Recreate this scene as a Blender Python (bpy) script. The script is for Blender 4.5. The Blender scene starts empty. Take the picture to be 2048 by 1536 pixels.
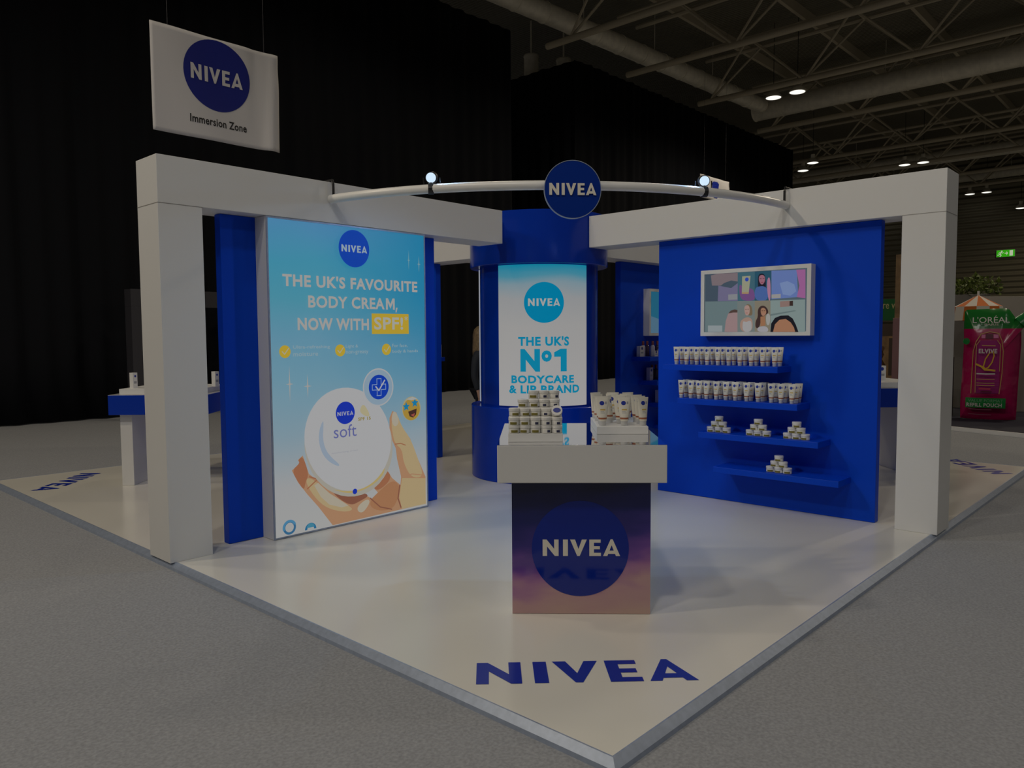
import bpy, bmesh, math, random
from mathutils import Vector, Matrix
random.seed(7)
S = bpy.context.scene
COL = S.collection
R = math.radians
PI = math.pi

# ------------------------------------------------------------------ materials
def lin(c):
    return tuple(((v/255.0)/12.92 if v/255.0 <= .04045 else ((v/255.0+.055)/1.055)**2.4) for v in c)
def srgb(r, g, b): return lin((r, g, b))
MATS = {}
def mat(name, col, rough=.5, metal=0., spec=.5, coat=0., ior=None, noise=None, bump=None, alpha=None, trans=0.):
    m = bpy.data.materials.new(name); m.use_nodes = True
    nt = m.node_tree; b = nt.nodes['Principled BSDF']
    b.inputs['Base Color'].default_value = (*col, 1)
    b.inputs['Roughness'].default_value = rough
    b.inputs['Metallic'].default_value = metal
    b.inputs['Specular IOR Level'].default_value = spec
    b.inputs['Coat Weight'].default_value = coat
    b.inputs['Coat Roughness'].default_value = .05
    if ior: b.inputs['IOR'].default_value = ior
    if trans: b.inputs['Transmission Weight'].default_value = trans
    if noise:   # (scale, amount, detail)
        tc = nt.nodes.new('ShaderNodeTexCoord')
        n = nt.nodes.new('ShaderNodeTexNoise'); n.inputs['Scale'].default_value = noise[0]; n.inputs['Detail'].default_value = noise[2]
        r = nt.nodes.new('ShaderNodeValToRGB')
        a = noise[1]
        r.color_ramp.elements[0].position = .3; r.color_ramp.elements[1].position = .7
        r.color_ramp.elements[0].color = (*[c*(1-a) for c in col], 1)
        r.color_ramp.elements[1].color = (*[min(1, c*(1+a)) for c in col], 1)
        nt.links.new(tc.outputs['Object'], n.inputs['Vector'])
        nt.links.new(n.outputs['Fac'], r.inputs['Fac'])
        nt.links.new(r.outputs['Color'], b.inputs['Base Color'])
        if bump:
            bp = nt.nodes.new('ShaderNodeBump'); bp.inputs['Strength'].default_value = bump; bp.inputs['Distance'].default_value = .01
            nt.links.new(n.outputs['Fac'], bp.inputs['Height']); nt.links.new(bp.outputs['Normal'], b.inputs['Normal'])
    MATS[name] = m
    return m
def emit(name, col, strength=1., rough=.4):
    m = bpy.data.materials.new(name); m.use_nodes = True
    b = m.node_tree.nodes['Principled BSDF']
    b.inputs['Base Color'].default_value = (*[c*.12 for c in col], 1)
    b.inputs['Roughness'].default_value = rough
    b.inputs['Emission Color'].default_value = (*col, 1)
    b.inputs['Emission Strength'].default_value = strength; b.inputs['Specular IOR Level'].default_value = .15
    MATS[name] = m
    return m
EC = {}
def ecol(r, g, b):
    k = (r, g, b)
    if k not in EC: EC[k] = emit('lit_print_%d_%d_%d' % k, lin(k))
    return EC[k]
PC = {}
def pcol(r, g, b, rough=.4):
    k = (r, g, b, rough)
    if k not in PC: PC[k] = mat('paint_%d_%d_%d' % k[:3], lin(k[:3]), rough)
    return PC[k]
def ramp_emit(name, axis, stops, axis2=None, mixcol=None, rng=None, strength=1.):
    """backlit print: colours run along an object axis between the given heights; optional second print colour along another axis"""
    m = bpy.data.materials.new(name); m.use_nodes = True
    nt = m.node_tree; b = nt.nodes['Principled BSDF']
    tc = nt.nodes.new('ShaderNodeTexCoord'); sp = nt.nodes.new('ShaderNodeSeparateXYZ')
    nt.links.new(tc.outputs['Object'], sp.inputs[0])
    z0, z1 = stops[0][0], stops[-1][0]
    mr = nt.nodes.new('ShaderNodeMapRange'); mr.inputs['From Min'].default_value = z0; mr.inputs['From Max'].default_value = z1
    nz = nt.nodes.new('ShaderNodeTexNoise'); nz.inputs['Scale'].default_value = 1.6; nz.inputs['Detail'].default_value = 1.5
    nt.links.new(tc.outputs['Object'], nz.inputs['Vector'])
    mm = nt.nodes.new('ShaderNodeMath'); mm.operation = 'MULTIPLY_ADD'; mm.inputs[1].default_value = .35*(z1-z0)*.3; 
    nt.links.new(nz.outputs['Fac'], mm.inputs[0]); nt.links.new(sp.outputs[axis], mm.inputs[2])
    sb = nt.nodes.new('ShaderNodeMath'); sb.operation = 'SUBTRACT'; sb.inputs[1].default_value = .5*.35*(z1-z0)*.3
    nt.links.new(mm.outputs[0], sb.inputs[0])
    nt.links.new(sb.outputs[0], mr.inputs['Value'])
    r = nt.nodes.new('ShaderNodeValToRGB')
    els = r.color_ramp.elements
    while len(els) < len(stops): els.new(.5)
    for e, (z, c) in zip(els, stops):
        e.position = (z-z0)/(z1-z0)
    for e, (z, c) in zip(els, stops): e.color = (*lin(c), 1)
    nt.links.new(mr.outputs['Result'], r.inputs['Fac'])
    out = r.outputs['Color']
    if mixcol:
        m2 = nt.nodes.new('ShaderNodeMapRange'); m2.inputs['From Min'].default_value = rng[0]; m2.inputs['From Max'].default_value = rng[1]
        nt.links.new(sp.outputs[axis2], m2.inputs['Value'])
        m3 = nt.nodes.new('ShaderNodeMapRange'); m3.inputs['From Min'].default_value = rng[2]; m3.inputs['From Max'].default_value = rng[3]
        nt.links.new(sp.outputs[axis], m3.inputs['Value'])
        mu = nt.nodes.new('ShaderNodeMath'); mu.operation = 'MULTIPLY'
        nt.links.new(m2.outputs['Result'], mu.inputs[0]); nt.links.new(m3.outputs['Result'], mu.inputs[1])
        mx = nt.nodes.new('ShaderNodeMix'); mx.data_type = 'RGBA'
        mx.inputs['B'].default_value = (*lin(mixcol), 1)
        nt.links.new(mu.outputs[0], mx.inputs['Factor']); nt.links.new(out, mx.inputs['A'])
        out = mx.outputs['Result']
    if strength > 0:
        nt.links.new(out, b.inputs['Emission Color']); b.inputs['Emission Strength'].default_value = strength; b.inputs['Specular IOR Level'].default_value = .15
        b.inputs['Base Color'].default_value = (.05, .05, .05, 1); b.inputs['Roughness'].default_value = .45
    else:
        nt.links.new(out, b.inputs['Base Color'])
    MATS[name] = m
    return m

WHITE = mat('white_laminate', (.74, .74, .73), .38)
WHITE_GLOSS = mat('white_gloss_acrylic', (.76, .76, .75), .12, spec=.6)
VINYL = mat('white_vinyl_floor', (.77, .75, .68), .22, spec=.5, noise=(.8, .03, 2))
BLUE = mat('brand_blue_laminate', (.0008, .056, .58), .42, spec=.16)
BLUE_DK = mat('deep_blue_gloss', (.0008, .036, .42), .2, spec=.3)
BLUE_VINYL = mat('blue_vinyl_lettering', (.008, .028, .36), .3)
SIGN_BLUE = mat('sign_blue', (.001, .028, .26), .45, spec=.12)
ALU = mat('brushed_aluminium', (.36, .42, .54), .36, metal=.35, noise=(30, .08, 2))
STEEL = mat('galvanised_steel', (.80, .75, .62), .45, metal=.15, noise=(5, .1, 3))
TRUSS = mat('painted_truss_steel', (.5, .44, .32), .55)
CARPET = mat('grey_hall_carpet', (.315, .325, .345), .95, spec=.1, noise=(70, .16, 6), bump=.4)
DRAPE = mat('black_drape_fabric', (.0058, .0066, .0092), .9, spec=.15)
BLACK = mat('black_plastic', (.01, .01, .012), .45)
DKGREY = mat('dark_grey_panel', (.035, .035, .045), .6)
IVORY = mat('ivory_sign_letter', (.80, .76, .66), .4)
WHITEP = mat('white_plastic', (.80, .79, .76), .3)
PALE_CAP = mat('pale_translucent_cap', (.62, .62, .62), .3)
SEAM = mat('joint_seam_line', (.30, .29, .27), .6)  # thin grey seam where a column meets its beam

# ------------------------------------------------------------------ object helpers
def mesh_obj(name, bm, mats, parent=None, smooth=False, keep_world=True):
    me = bpy.data.meshes.new(name)
    bm.normal_update()
    bm.to_mesh(me); bm.free()
    if not isinstance(mats, (list, tuple)): mats = [mats]
    for m in mats: me.materials.append(m)
    if smooth:
        for p in me.polygons: p.use_smooth = True
        try: me.set_sharp_from_angle(angle=R(38))
        except Exception: pass
    o = bpy.data.objects.new(name, me); COL.objects.link(o)
    if parent:
        o.parent = parent
        q = parent
        while q is not None:
            if q.get('_w') is not None: me.transform(Matrix.Translation(-Vector(q['_w']))); break
            q = q.parent
    return o
def thing(name, label, cat, loc=(0, 0, 0), rotz=0, group=None, world=True):
    """Empty at the base of a thing; with world=True its parts are modelled in world coordinates"""
    o = bpy.data.objects.new(name, None); COL.objects.link(o)
    o.empty_display_size = .1
    o.location = loc; o.rotation_euler = (0, 0, rotz)
    o['label'] = label; o['category'] = cat
    if group: o['group'] = group
    if world and rotz == 0: o['_w'] = tuple(float(v) for v in loc)
    return o
def tag(o, label, cat, group=None, kind=None):
    o['label'] = label; o['category'] = cat
    if group: o['group'] = group
    if kind: o['kind'] = kind
    return o
def struct(name, bm, m, smooth=False, label=None):
    o = mesh_obj(name, bm, m, None, smooth); o['kind'] = 'structure'
    if label: o['label'] = label
    return o
def recenter(o):
    """move a one-mesh thing's origin to the middle of its underside"""
    me = o.data
    xs = [v.co for v in me.vertices]
    c = Vector(((min(v.x for v in xs)+max(v.x for v in xs))/2, (min(v.y for v in xs)+max(v.y for v in xs))/2, min(v.z for v in xs)))
    me.transform(Matrix.Translation(-c)); o.location = c
    return o
def dup(root, loc, rotz=0, label=None, group=None):
    r = root.copy(); COL.objects.link(r); r.location = loc; r.rotation_euler = (0, 0, rotz)
    if label: r['label'] = label
    if group: r['group'] = group
    for ch in list(root.children):
        c = ch.copy(); COL.objects.link(c); c.parent = r
        for g in list(ch.children):
            d = g.copy(); COL.objects.link(d); d.parent = c
    return r

def box(bm, x0, x1, y0, y1, z0, z1, mi=0, bev=0.):
    vs = [bm.verts.new(p) for p in ((x0,y0,z0),(x1,y0,z0),(x1,y1,z0),(x0,y1,z0),(x0,y0,z1),(x1,y0,z1),(x1,y1,z1),(x0,y1,z1))]
    fs = [bm.faces.new([vs[i] for i in f]) for f in ((3,2,1,0),(4,5,6,7),(0,1,5,4),(1,2,6,5),(2,3,7,6),(3,0,4,7))]
    for f in fs: f.material_index = mi
    if bev > 0:
        es = list({e for f in fs for e in f.edges})
        r = bmesh.ops.bevel(bm, geom=es, offset=bev, segments=2, affect='EDGES', profile=.5)
        for f in r['faces']: f.material_index = mi
    return fs
def bx(*a, bev=0.004, mi=0):
    bm = bmesh.new(); box(bm, *a, mi=mi, bev=bev); return bm
def prism(bm, poly, F, d, mi=0, mi_side=None):
    """poly in the (u,v) plane of frame F, extruded by d along the frame normal"""
    if mi_side is None: mi_side = mi
    a = [bm.verts.new(F(u, v, 0)) for u, v in poly]; b = [bm.verts.new(F(u, v, d)) for u, v in poly]
    f0 = bm.faces.new(list(reversed(a))); f1 = bm.faces.new(b); f0.material_index = f1.material_index = mi
    n = len(poly)
    for i in range(n):
        f = bm.faces.new([a[i], a[(i+1) % n], b[(i+1) % n], b[i]]); f.material_index = mi_side
def flat(bm, poly, F, off, mi=0):
    f = bm.faces.new([bm.verts.new(F(u, v, off)) for u, v in poly]); f.material_index = mi
    return f
def circ(cx, cy, rx, ry=None, n=40, a0=0, a1=360, rot=0):
    ry = rx if ry is None else ry
    m = n if a1-a0 == 360 else n-1
    out = []
    for i in range(n):
        a = R(a0+(a1-a0)*i/m); x = rx*math.cos(a); y = ry*math.sin(a)
        out.append((cx+x*math.cos(rot)-y*math.sin(rot), cy+x*math.sin(rot)+y*math.cos(rot)))
    return out
def lathe(bm, prof, seg=24, c=(0, 0, 0), mi=0, mis=None, caps=True):
    rings = []
    for r, z in prof:
        rings.append([bm.verts.new((c[0]+r*math.cos(2*PI*i/seg), c[1]+r*math.sin(2*PI*i/seg), c[2]+z)) for i in range(seg)])
    for k in range(len(rings)-1):
        for i in range(seg):
            f = bm.faces.new([rings[k][i], rings[k][(i+1) % seg], rings[k+1][(i+1) % seg], rings[k+1][i]])
            f.material_index = mis[k] if mis else mi
    if caps:
        f = bm.faces.new(list(reversed(rings[0]))); f.material_index = mis[0] if mis else mi
        f = bm.faces.new(rings[-1]); f.material_index = mis[-1] if mis else mi
def tube(bm, pts, r, seg=10, closed=False, mi=0):
    pts = [Vector(p) for p in pts]; n = len(pts); rings = []
    for i, p in enumerate(pts):
        if closed: t = pts[(i+1) % n]-pts[i-1]
        else: t = pts[min(i+1, n-1)]-pts[max(i-1, 0)]
        t.normalize()
        up = Vector((0, 0, 1)) if abs(t.z) < .95 else Vector((1, 0, 0))
        a = t.cross(up).normalized(); b = a.cross(t).normalized()
        rr = r[i] if isinstance(r, (list, tuple)) else r
        rings.append([bm.verts.new(p+a*rr*math.cos(2*PI*k/seg)+b*rr*math.sin(2*PI*k/seg)) for k in range(seg)])
    m = n if closed else n-1
    for i in range(m):
        A = rings[i]; B = rings[(i+1) % n]
        for k in range(seg):
            f = bm.faces.new([A[k], A[(k+1) % seg], B[(k+1) % seg], B[k]]); f.material_index = mi
    if not closed:
        f = bm.faces.new(list(reversed(rings[0]))); f.material_index = mi
        f = bm.faces.new(rings[-1]); f.material_index = mi
def frame(o, u, v):
    o, u, v = Vector(o), Vector(u), Vector(v); n = u.cross(v)
    return lambda a, b, c=0.: o+u*a+v*b+n*c

# ------------------------------------------------------------------ lettering
LOGO = {  # geometric bold capitals, unit height
 'N': (.94, [[(0,0),(0,1),(.235,1),(.68,.43),(.68,1),(.94,1),(.94,0),(.715,0),(.26,.58),(.26,0)]]),
 'I': (.29, [[(0,0),(0,1),(.29,1),(.29,0)]]),
 'V': (.98, [[(0,1),(.29,1),(.49,.42),(.69,1),(.98,1),(.565,0),(.415,0)]]),
 'E': (.68, [[(0,0),(0,1),(.665,1),(.665,.81),(.27,.81),(.27,.60),(.62,.60),(.62,.41),(.27,.41),(.27,.195),(.68,.195),(.68,0)]]),
 'A': (1.0, [[(0,0),(.25,0),(.345,.24),(.345,.24),(.655,.24),(.75,0),(1,0),(.545,1),(.5,1),(.5,.66),(.575,.42),(.425,.42),(.5,.66),(.5,1),(.455,1)]]),
}
def logo_polys():
    out = []; x = 0
    for ch, gap in (('N', .26), ('I', .13), ('V', .15), ('E', .13), ('A', 0)):
        w, polys = LOGO[ch]
        if ch == 'A':
            ps = [[(0,0),(.25,0),(.5,.66),(.5,1.02),(.44,1.02)], [(.75,0),(1,0),(.56,1.02),(.5,1.02),(.5,.66)], [(.30,.13),(.70,.13),(.63,.33),(.37,.33)]]
        else: ps = polys
        for p in ps: out.append([(x+a, b) for a, b in p])
        x += w+gap
    return out, x
LP, LW = logo_polys()
def add_logo(bm, F, x0, x1, z0, z1, off, mi=0, depth=0.):
    sx = (x1-x0)/LW; sz = (z1-z0)
    for p in LP:
        q = [(x0+a*sx, z0+b*sz) for a, b in p]
        if depth: prism(bm, q, lambda u, v, w, F=F, o=off: F(u, v, o+w), depth, mi)
        else: flat(bm, q, F, off, mi)
def add_text(bm, s, F, x0, x1, z0, z1, off, mi=0, bold=.03):
    cu = bpy.data.curves.new('t', 'FONT'); cu.body = s; cu.size = 1; cu.offset = bold; cu.space_character = 1.0+2.6*bold; cu.resolution_u = 3
    ob = bpy.data.objects.new('t', cu); COL.objects.link(ob)
    dg = bpy.context.evaluated_depsgraph_get()
    me = bpy.data.meshes.new_from_object(ob.evaluated_get(dg))
    bpy.data.objects.remove(ob); bpy.data.curves.remove(cu)
    if not me.vertices: return
    X = [v.co.x for v in me.vertices]; Y = [v.co.y for v in me.vertices]
    ax, bx_, ay, by = min(X), max(X), min(Y), max(Y)
    vs = [bm.verts.new(F(x0+(v.co.x-ax)/(bx_-ax)*(x1-x0), z0+(v.co.y-ay)/(by-ay)*(z1-z0), off)) for v in me.vertices]
    for p in me.polygons:
        try: f = bm.faces.new([vs[i] for i in p.vertices]); f.material_index = mi
        except ValueError: pass
    bpy.data.meshes.remove(me)
class Art:
    """a flat print: layers of coloured shapes on one plane, collected in one mesh"""
    def __init__(s, F, step=.0005, base=.001): s.F = F; s.bm = bmesh.new(); s.m = []; s.off = base; s.step = step
    def mi(s, m):
        if m not in s.m: s.m.append(m)
        return s.m.index(m)
    def poly(s, p, m): flat(s.bm, p, s.F, s.off, s.mi(m)); s.off += s.step
    def text(s, t, x0, x1, z0, z1, m, bold=.03): add_text(s.bm, t, s.F, x0, x1, z0, z1, s.off, s.mi(m), bold); s.off += s.step
    def logo(s, x0, x1, z0, z1, m): add_logo(s.bm, s.F, x0, x1, z0, z1, s.off, s.mi(m)); s.off += s.step
    def line(s, pts, w, m):
        for (ax, ay), (bx_, by) in zip(pts, pts[1:]):
            d = Vector((bx_-ax, by-ay)); d.normalize(); n = Vector((-d.y, d.x))*w/2; d *= w*.4
            s.poly([(ax-d.x+n.x, ay-d.y+n.y), (ax-d.x-n.x, ay-d.y-n.y), (bx_+d.x-n.x, by+d.y-n.y), (bx_+d.x+n.x, by+d.y+n.y)], m)
    def ring(s, cx, cy, r0, r1, m, n=32, a0=0, a1=360):
        o = circ(cx, cy, r1, n=n, a0=a0, a1=a1); i = circ(cx, cy, r0, n=n, a0=a0, a1=a1)
        k = n if a1-a0 == 360 else n-1
        for j in range(k):
            flat(s.bm, [i[j], o[j], o[(j+1) % n], i[(j+1) % n]], s.F, s.off, s.mi(m))
        s.off += s.step
    def star(s, cx, cy, rx, rz, m, w=.22):
        p = []
        for k in range(4):
            a = k*PI/2
            p.append((cx+rx*math.cos(a), cy+rz*math.sin(a))); b = a+PI/4
            p.append((cx+rx*w*math.cos(b), cy+rx*w*math.sin(b)))
        s.poly(p, m)
    def done(s, name, parent): 
        for f in s.bm.faces: pass
        return mesh_obj(name, s.bm, s.m, parent)
def smooth(p, n=2):
    for _ in range(n):
        q = []
        for (ax, ay), (bx_, by) in zip(p, p[1:]+p[:1]):
            q += [(ax*.75+bx_*.25, ay*.75+by*.25), (ax*.25+bx_*.75, ay*.25+by*.75)]
        p = q
    return p
ORD = ['first','second','third','fourth','fifth','sixth','seventh','eighth','ninth','tenth','eleventh','twelfth','thirteenth']

# ------------------------------------------------------------------ camera
cam = bpy.data.cameras.new('camera'); co = bpy.data.objects.new('camera', cam); COL.objects.link(co)
cam.sensor_width = 36; cam.lens = 1535.76*36/2048; cam.clip_end = 300
yaw, pitch, roll = .746, -.0636, -.0066
f_ = Vector((math.cos(pitch)*math.cos(yaw), math.cos(pitch)*math.sin(yaw), math.sin(pitch)))
r_ = f_.cross(Vector((0, 0, 1))).normalized(); u_ = r_.cross(f_)
rr_ = r_*math.cos(roll)+u_*math.sin(roll); uu_ = -r_*math.sin(roll)+u_*math.cos(roll)
M = Matrix((rr_, uu_, -f_)).transposed().to_4x4(); M.translation = (-6.2051, -5.5564, 1.5165)
co.matrix_world = M
S.camera = co
# ================================================================== EXHIBITION STAND
H, HB, L2 = 2.71, 2.397, 4.0
FZ = -.04                                    # hall floor level; stand floor top is z = 0
# ---- raised floor
pf = thing('raised_floor', 'square white glossy exhibition platform with blue lettering at its corners', 'platform', (0, 0, FZ))
bm = bmesh.new(); box(bm, -L2, L2, -L2, L2, FZ, 0); mesh_obj('floor_deck', bm, VINYL, pf)
def trim(p0, p1, n):   # ramped aluminium edge: inner top edge at the deck, sloping to the carpet
    bm = bmesh.new(); p0 = Vector(p0); p1 = Vector(p1); n = Vector(n); t = (p1-p0).normalized()
    secs = []
    for p, s in ((p0, -1), (p1, 1)):
        m = t*s
        secs.append([bm.verts.new(p+Vector((0, 0, FZ))), bm.verts.new(p+Vector((0, 0, .002))), bm.verts.new(p+(n+m)*.008+Vector((0, 0, .002))),
                     bm.verts.new(p+(n+m)*.042+Vector((0, 0, -.022))), bm.verts.new(p+(n+m)*.046+Vector((0, 0, FZ)))])
    a, b = secs
    for i in range(5): bm.faces.new([a[i], a[(i+1) % 5], b[(i+1) % 5], b[i]])
    bm.faces.new(a); bm.faces.new(list(reversed(b)))
    bmesh.ops.recalc_face_normals(bm, faces=bm.faces)
    mesh_obj('edge_trim', bm, ALU, pf)
trim((-L2, -L2, 0), (L2, -L2, 0), (0, -1, 0)); trim((-L2, L2, 0), (-L2, -L2, 0), (-1, 0, 0))
trim((L2, -L2, 0), (L2, L2, 0), (1, 0, 0)); trim((L2, L2, 0), (-L2, L2, 0), (0, 1, 0))
def floor_logo(c, ang, lab):
    F = frame((c[0], c[1], 0), (math.cos(ang), math.sin(ang), 0), (-math.sin(ang), math.cos(ang), 0))
    bm = bmesh.new(); add_logo(bm, F, -.482, .496, -.113, .105, .0015)
    o = mesh_obj('lettering', bm, BLUE_VINYL, pf); o['label'] = lab
floor_logo((-3.512, -3.494), R(-45.6), 'blue lettering at the front corner')
floor_logo((-3.48, 3.37), R(225), 'blue lettering at the left corner')
floor_logo((3.66, -3.55), R(45), 'blue lettering at the right corner')

# ---- four portal frames (column + beam) radiating to the tower
TC = (.185, -.057); TR = .745
def portal(label, colbox, beambox, seam=None, link=None):
    x = (colbox[0]+colbox[1])/2; y = (colbox[2]+colbox[3])/2
    t = thing('portal_frame', label, 'portal frame', (x, y, 0), group='white portal frames of the stand')
    mesh_obj('column', bx(*colbox, 0, HB, bev=.003), WHITE, t)
    mesh_obj('beam', bx(*beambox, HB, H, bev=.003), WHITE, t)
    if link: mesh_obj('bracket', bx(*link, HB+.06, H-.06, bev=.003), WHITE, t)
    bm = bmesh.new()
    x0, x1, y0, y1 = colbox; e = .0012
    box(bm, x0-e, x1+e, y0-e, y1+e, HB-.0015, HB+.0015); mesh_obj('joint', bm, SEAM, t)
    return t
portal('white portal frame on the left edge, its beam over the cream poster', (-4.045, -3.747, -.427, -.102), (-4.045, -.776, -.427, -.102), link=(-.776, -.562, -.22, -.12))
portal('white portal frame on the right edge, its beam over the television wall', (.102, .427, -4.045, -3.747), (.102, .427, -4.045, -.803))
portal('white portal frame at the far right behind the television wall', (3.747, 4.045, -.35, -.022), (.94, 4.045, -.35, -.022))
portal('white portal frame at the far left behind the cream poster', (.022, .35, 3.747, 4.045), (.022, .35, .70, 4.045))

# ---- blue display panels
def panel(label, x0, x1, y0, y1):
    t = tag(recenter(mesh_obj('blue_backdrop', bx(x0, x1, y0, y1, .002, HB-.002, bev=.003), BLUE)), label, 'wall panel', 'blue display panels under the beams')
    return t
panel('tall blue panel behind the lit cream poster', -3.545, -1.515, -.27, -.19)
panel('tall blue panel carrying the large television and four shelves', .19, .27, -3.575, -1.57)
panel('tall blue panel at the back right with a half hidden television', 1.55, 3.56, -.19, -.11)
panel('tall blue panel seen edge-on left of the tower', .12, .20, 1.55, 3.56)

# ---- light box with the cream poster
LX0, LX1, LZ0, LZ1, LY = -3.275, -1.765, .015, 2.393, -.43
lb = thing('light_box', 'tall backlit poster box showing a hand holding a white cream tin', 'light box', ((LX0+LX1)/2, -.35, 0))
bm = bmesh.new(); box(bm, LX0, LX1, LY+.004, -.2705, 0.002, LZ1+.002, bev=.003); mesh_obj('housing', bm, WHITE, lb)
FP = frame((0, LY, 0), (1, 0, 0), (0, 0, 1))      # (x, z); normal -y
SKY = ramp_emit('poster_sky_print', 2, [(0, (150,150,148)), (.35, (146,147,148)), (.8, (118,140,152)), (1.2, (97,137,155)), (1.5, (86,133,155)), (1.8, (62,132,152)), (2.1, (52,130,155)), (2.4, (66,122,162))],
                axis2=0, mixcol=(0,112,150), rng=(-.35, .8, .7, 1.9))
bm = bmesh.new(); flat(bm, [(LX0+.012, LZ0), (LX1-.012, LZ0), (LX1-.012, LZ1-.012), (LX0+.012, LZ1-.012)], FP, 0); mesh_obj('printed_sheet', bm, SKY, lb)
mesh_obj('rim', (lambda b: (box(b, LX0, LX0+.012, LY-.003, LY+.006, .003, LZ1), box(b, LX1-.012, LX1, LY-.003, LY+.006, .003, LZ1), box(b, LX0+.012, LX1-.012, LY-.003, LY+.006, LZ1-.012, LZ1), box(b, LX0+.012, LX1-.012, LY-.003, LY+.006, .003, LZ0), b)[-1])(bmesh.new()), ALU, lb)
POLY = { "hand": [(-3.019, 0.609), (-3.062, 0.578), (-3.045, 0.555), (-3.116, 0.506), (-3.066, 0.41), (-2.986, 0.303), (-2.891, 0.191), (-2.764, 0.021), (-1.795, 0.032), (-1.793, 0.273), (-1.889, 0.467), (-1.962, 0.631), (-2.058, 0.747), (-2.107, 0.868), (-2.151, 0.883), (-2.181, 0.827), (-2.184, 0.689), (-2.121, 0.565), (-2.108, 0.47), (-2.067, 0.311), (-2.076, 0.242), (-2.163, 0.313), (-2.233, 0.41), (-2.378, 0.281), (-2.316, 0.214), (-2.38, 0.173), (-2.489, 0.241), (-2.636, 0.236), (-2.776, 0.302), (-2.969, 0.46)] , "finger_light": [(-3.007, 0.412), (-2.958, 0.437), (-2.814, 0.297), (-2.637, 0.17), (-2.559, 0.112), (-2.652, 0.106), (-2.817, 0.167), (-2.926, 0.272)] , "fingertip": [(-3.019, 0.609), (-3.062, 0.578), (-3.045, 0.555), (-3.116, 0.506), (-3.066, 0.41), (-3.015, 0.339), (-3.001, 0.401), (-2.969, 0.46)] , "shadow": [(-2.776, 0.302), (-2.636, 0.236), (-2.461, 0.237), (-2.407, 0.2), (-2.504, 0.17), (-2.585, 0.15), (-2.688, 0.212)] , "thumb_light": [(-2.107, 0.868), (-2.058, 0.747), (-1.962, 0.631), (-1.889, 0.467), (-1.814, 0.276), (-1.954, 0.284), (-2.042, 0.427), (-2.055, 0.546), (-2.128, 0.601), (-2.155, 0.686), (-2.167, 0.803)] , "thumb_nail": [(-2.151, 0.883), (-2.107, 0.868), (-2.08, 0.784), (-2.125, 0.741), (-2.167, 0.791)] , "palm_dark": [(-2.316, 0.214), (-2.163, 0.302), (-2.083, 0.237), (-2.1, 0.139), (-2.168, 0.044), (-2.326, 0.06), (-2.409, 0.12), (-2.38, 0.173)] , "palm_mid": [(-2.233, 0.41), (-2.163, 0.313), (-2.316, 0.22), (-2.378, 0.281)] , "palm_light": [(-2.06, 0.299), (-1.798, 0.261), (-1.795, 0.032), (-2.065, 0.032), (-2.093, 0.138)] , "ring_finger": [(-2.532, 0.13), (-2.435, 0.182), (-2.394, 0.152), (-2.465, 0.073), (-2.519, 0.082)] , "tin_side": [(-2.164, 0.638), (-2.161, 0.57), (-2.169, 0.503), (-2.189, 0.44), (-2.219, 0.382), (-2.26, 0.332), (-2.308, 0.29), (-2.364, 0.257), (-2.425, 0.234), (-2.49, 0.223), (-2.557, 0.221), (-2.623, 0.23), (-2.689, 0.249), (-2.751, 0.278), (-2.809, 0.314), (-2.861, 0.358), (-2.907, 0.408), (-2.945, 0.464), (-2.974, 0.522), (-2.995, 0.584), (-3.006, 0.646), (-3.008, 0.708), (-3.001, 0.768), (-2.984, 0.826), (-2.958, 0.88), (-2.924, 0.928), (-2.882, 0.97), (-2.833, 1.004), (-2.778, 1.03), (-2.718, 1.048), (-2.654, 1.055), (-2.589, 1.053), (-2.522, 1.04), (-2.457, 1.017), (-2.394, 0.985), (-2.336, 0.943), (-2.284, 0.893), (-2.239, 0.836), (-2.204, 0.774), (-2.178, 0.707)] , "tin_lid": [(-2.181, 0.684), (-2.179, 0.627), (-2.184, 0.57), (-2.198, 0.516), (-2.219, 0.466), (-2.247, 0.419), (-2.281, 0.378), (-2.321, 0.343), (-2.366, 0.314), (-2.415, 0.292), (-2.466, 0.277), (-2.52, 0.27), (-2.574, 0.27), (-2.629, 0.278), (-2.682, 0.292), (-2.734, 0.313), (-2.783, 0.34), (-2.829, 0.373), (-2.87, 0.41), (-2.907, 0.452), (-2.939, 0.498), (-2.965, 0.546), (-2.985, 0.597), (-2.999, 0.649), (-3.007, 0.701), (-3.008, 0.753), (-3.003, 0.804), (-2.991, 0.853), (-2.973, 0.9), (-2.95, 0.943), (-2.92, 0.983), (-2.886, 1.018), (-2.846, 1.049), (-2.803, 1.073), (-2.756, 1.091), (-2.705, 1.103), (-2.653, 1.108), (-2.599, 1.106), (-2.545, 1.097), (-2.491, 1.081), (-2.439, 1.058), (-2.389, 1.028), (-2.343, 0.992), (-2.301, 0.95), (-2.264, 0.903), (-2.232, 0.852), (-2.208, 0.798), (-2.191, 0.742)] , "gold": [(-2.268, 0.455), (-2.262, 0.408), (-2.334, 0.338), (-2.447, 0.286), (-2.609, 0.265), (-2.763, 0.311), (-2.738, 0.297), (-2.596, 0.247), (-2.461, 0.26), (-2.335, 0.303), (-2.241, 0.382)] , "crescent": [(-2.836, 0.872), (-2.875, 0.8), (-2.884, 0.705), (-2.856, 0.606), (-2.795, 0.533), (-2.707, 0.484), (-2.694, 0.499), (-2.769, 0.563), (-2.824, 0.634), (-2.846, 0.723), (-2.838, 0.808)] , "sun": [(-2.458, 0.974), (-2.405, 0.902), (-2.392, 0.856), (-2.447, 0.867), (-2.5, 0.91)] , "spf_box": [(-2.363, 1.698), (-1.982, 1.7), (-1.986, 1.534), (-2.371, 1.535)] } 
A = Art(FP)
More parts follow.
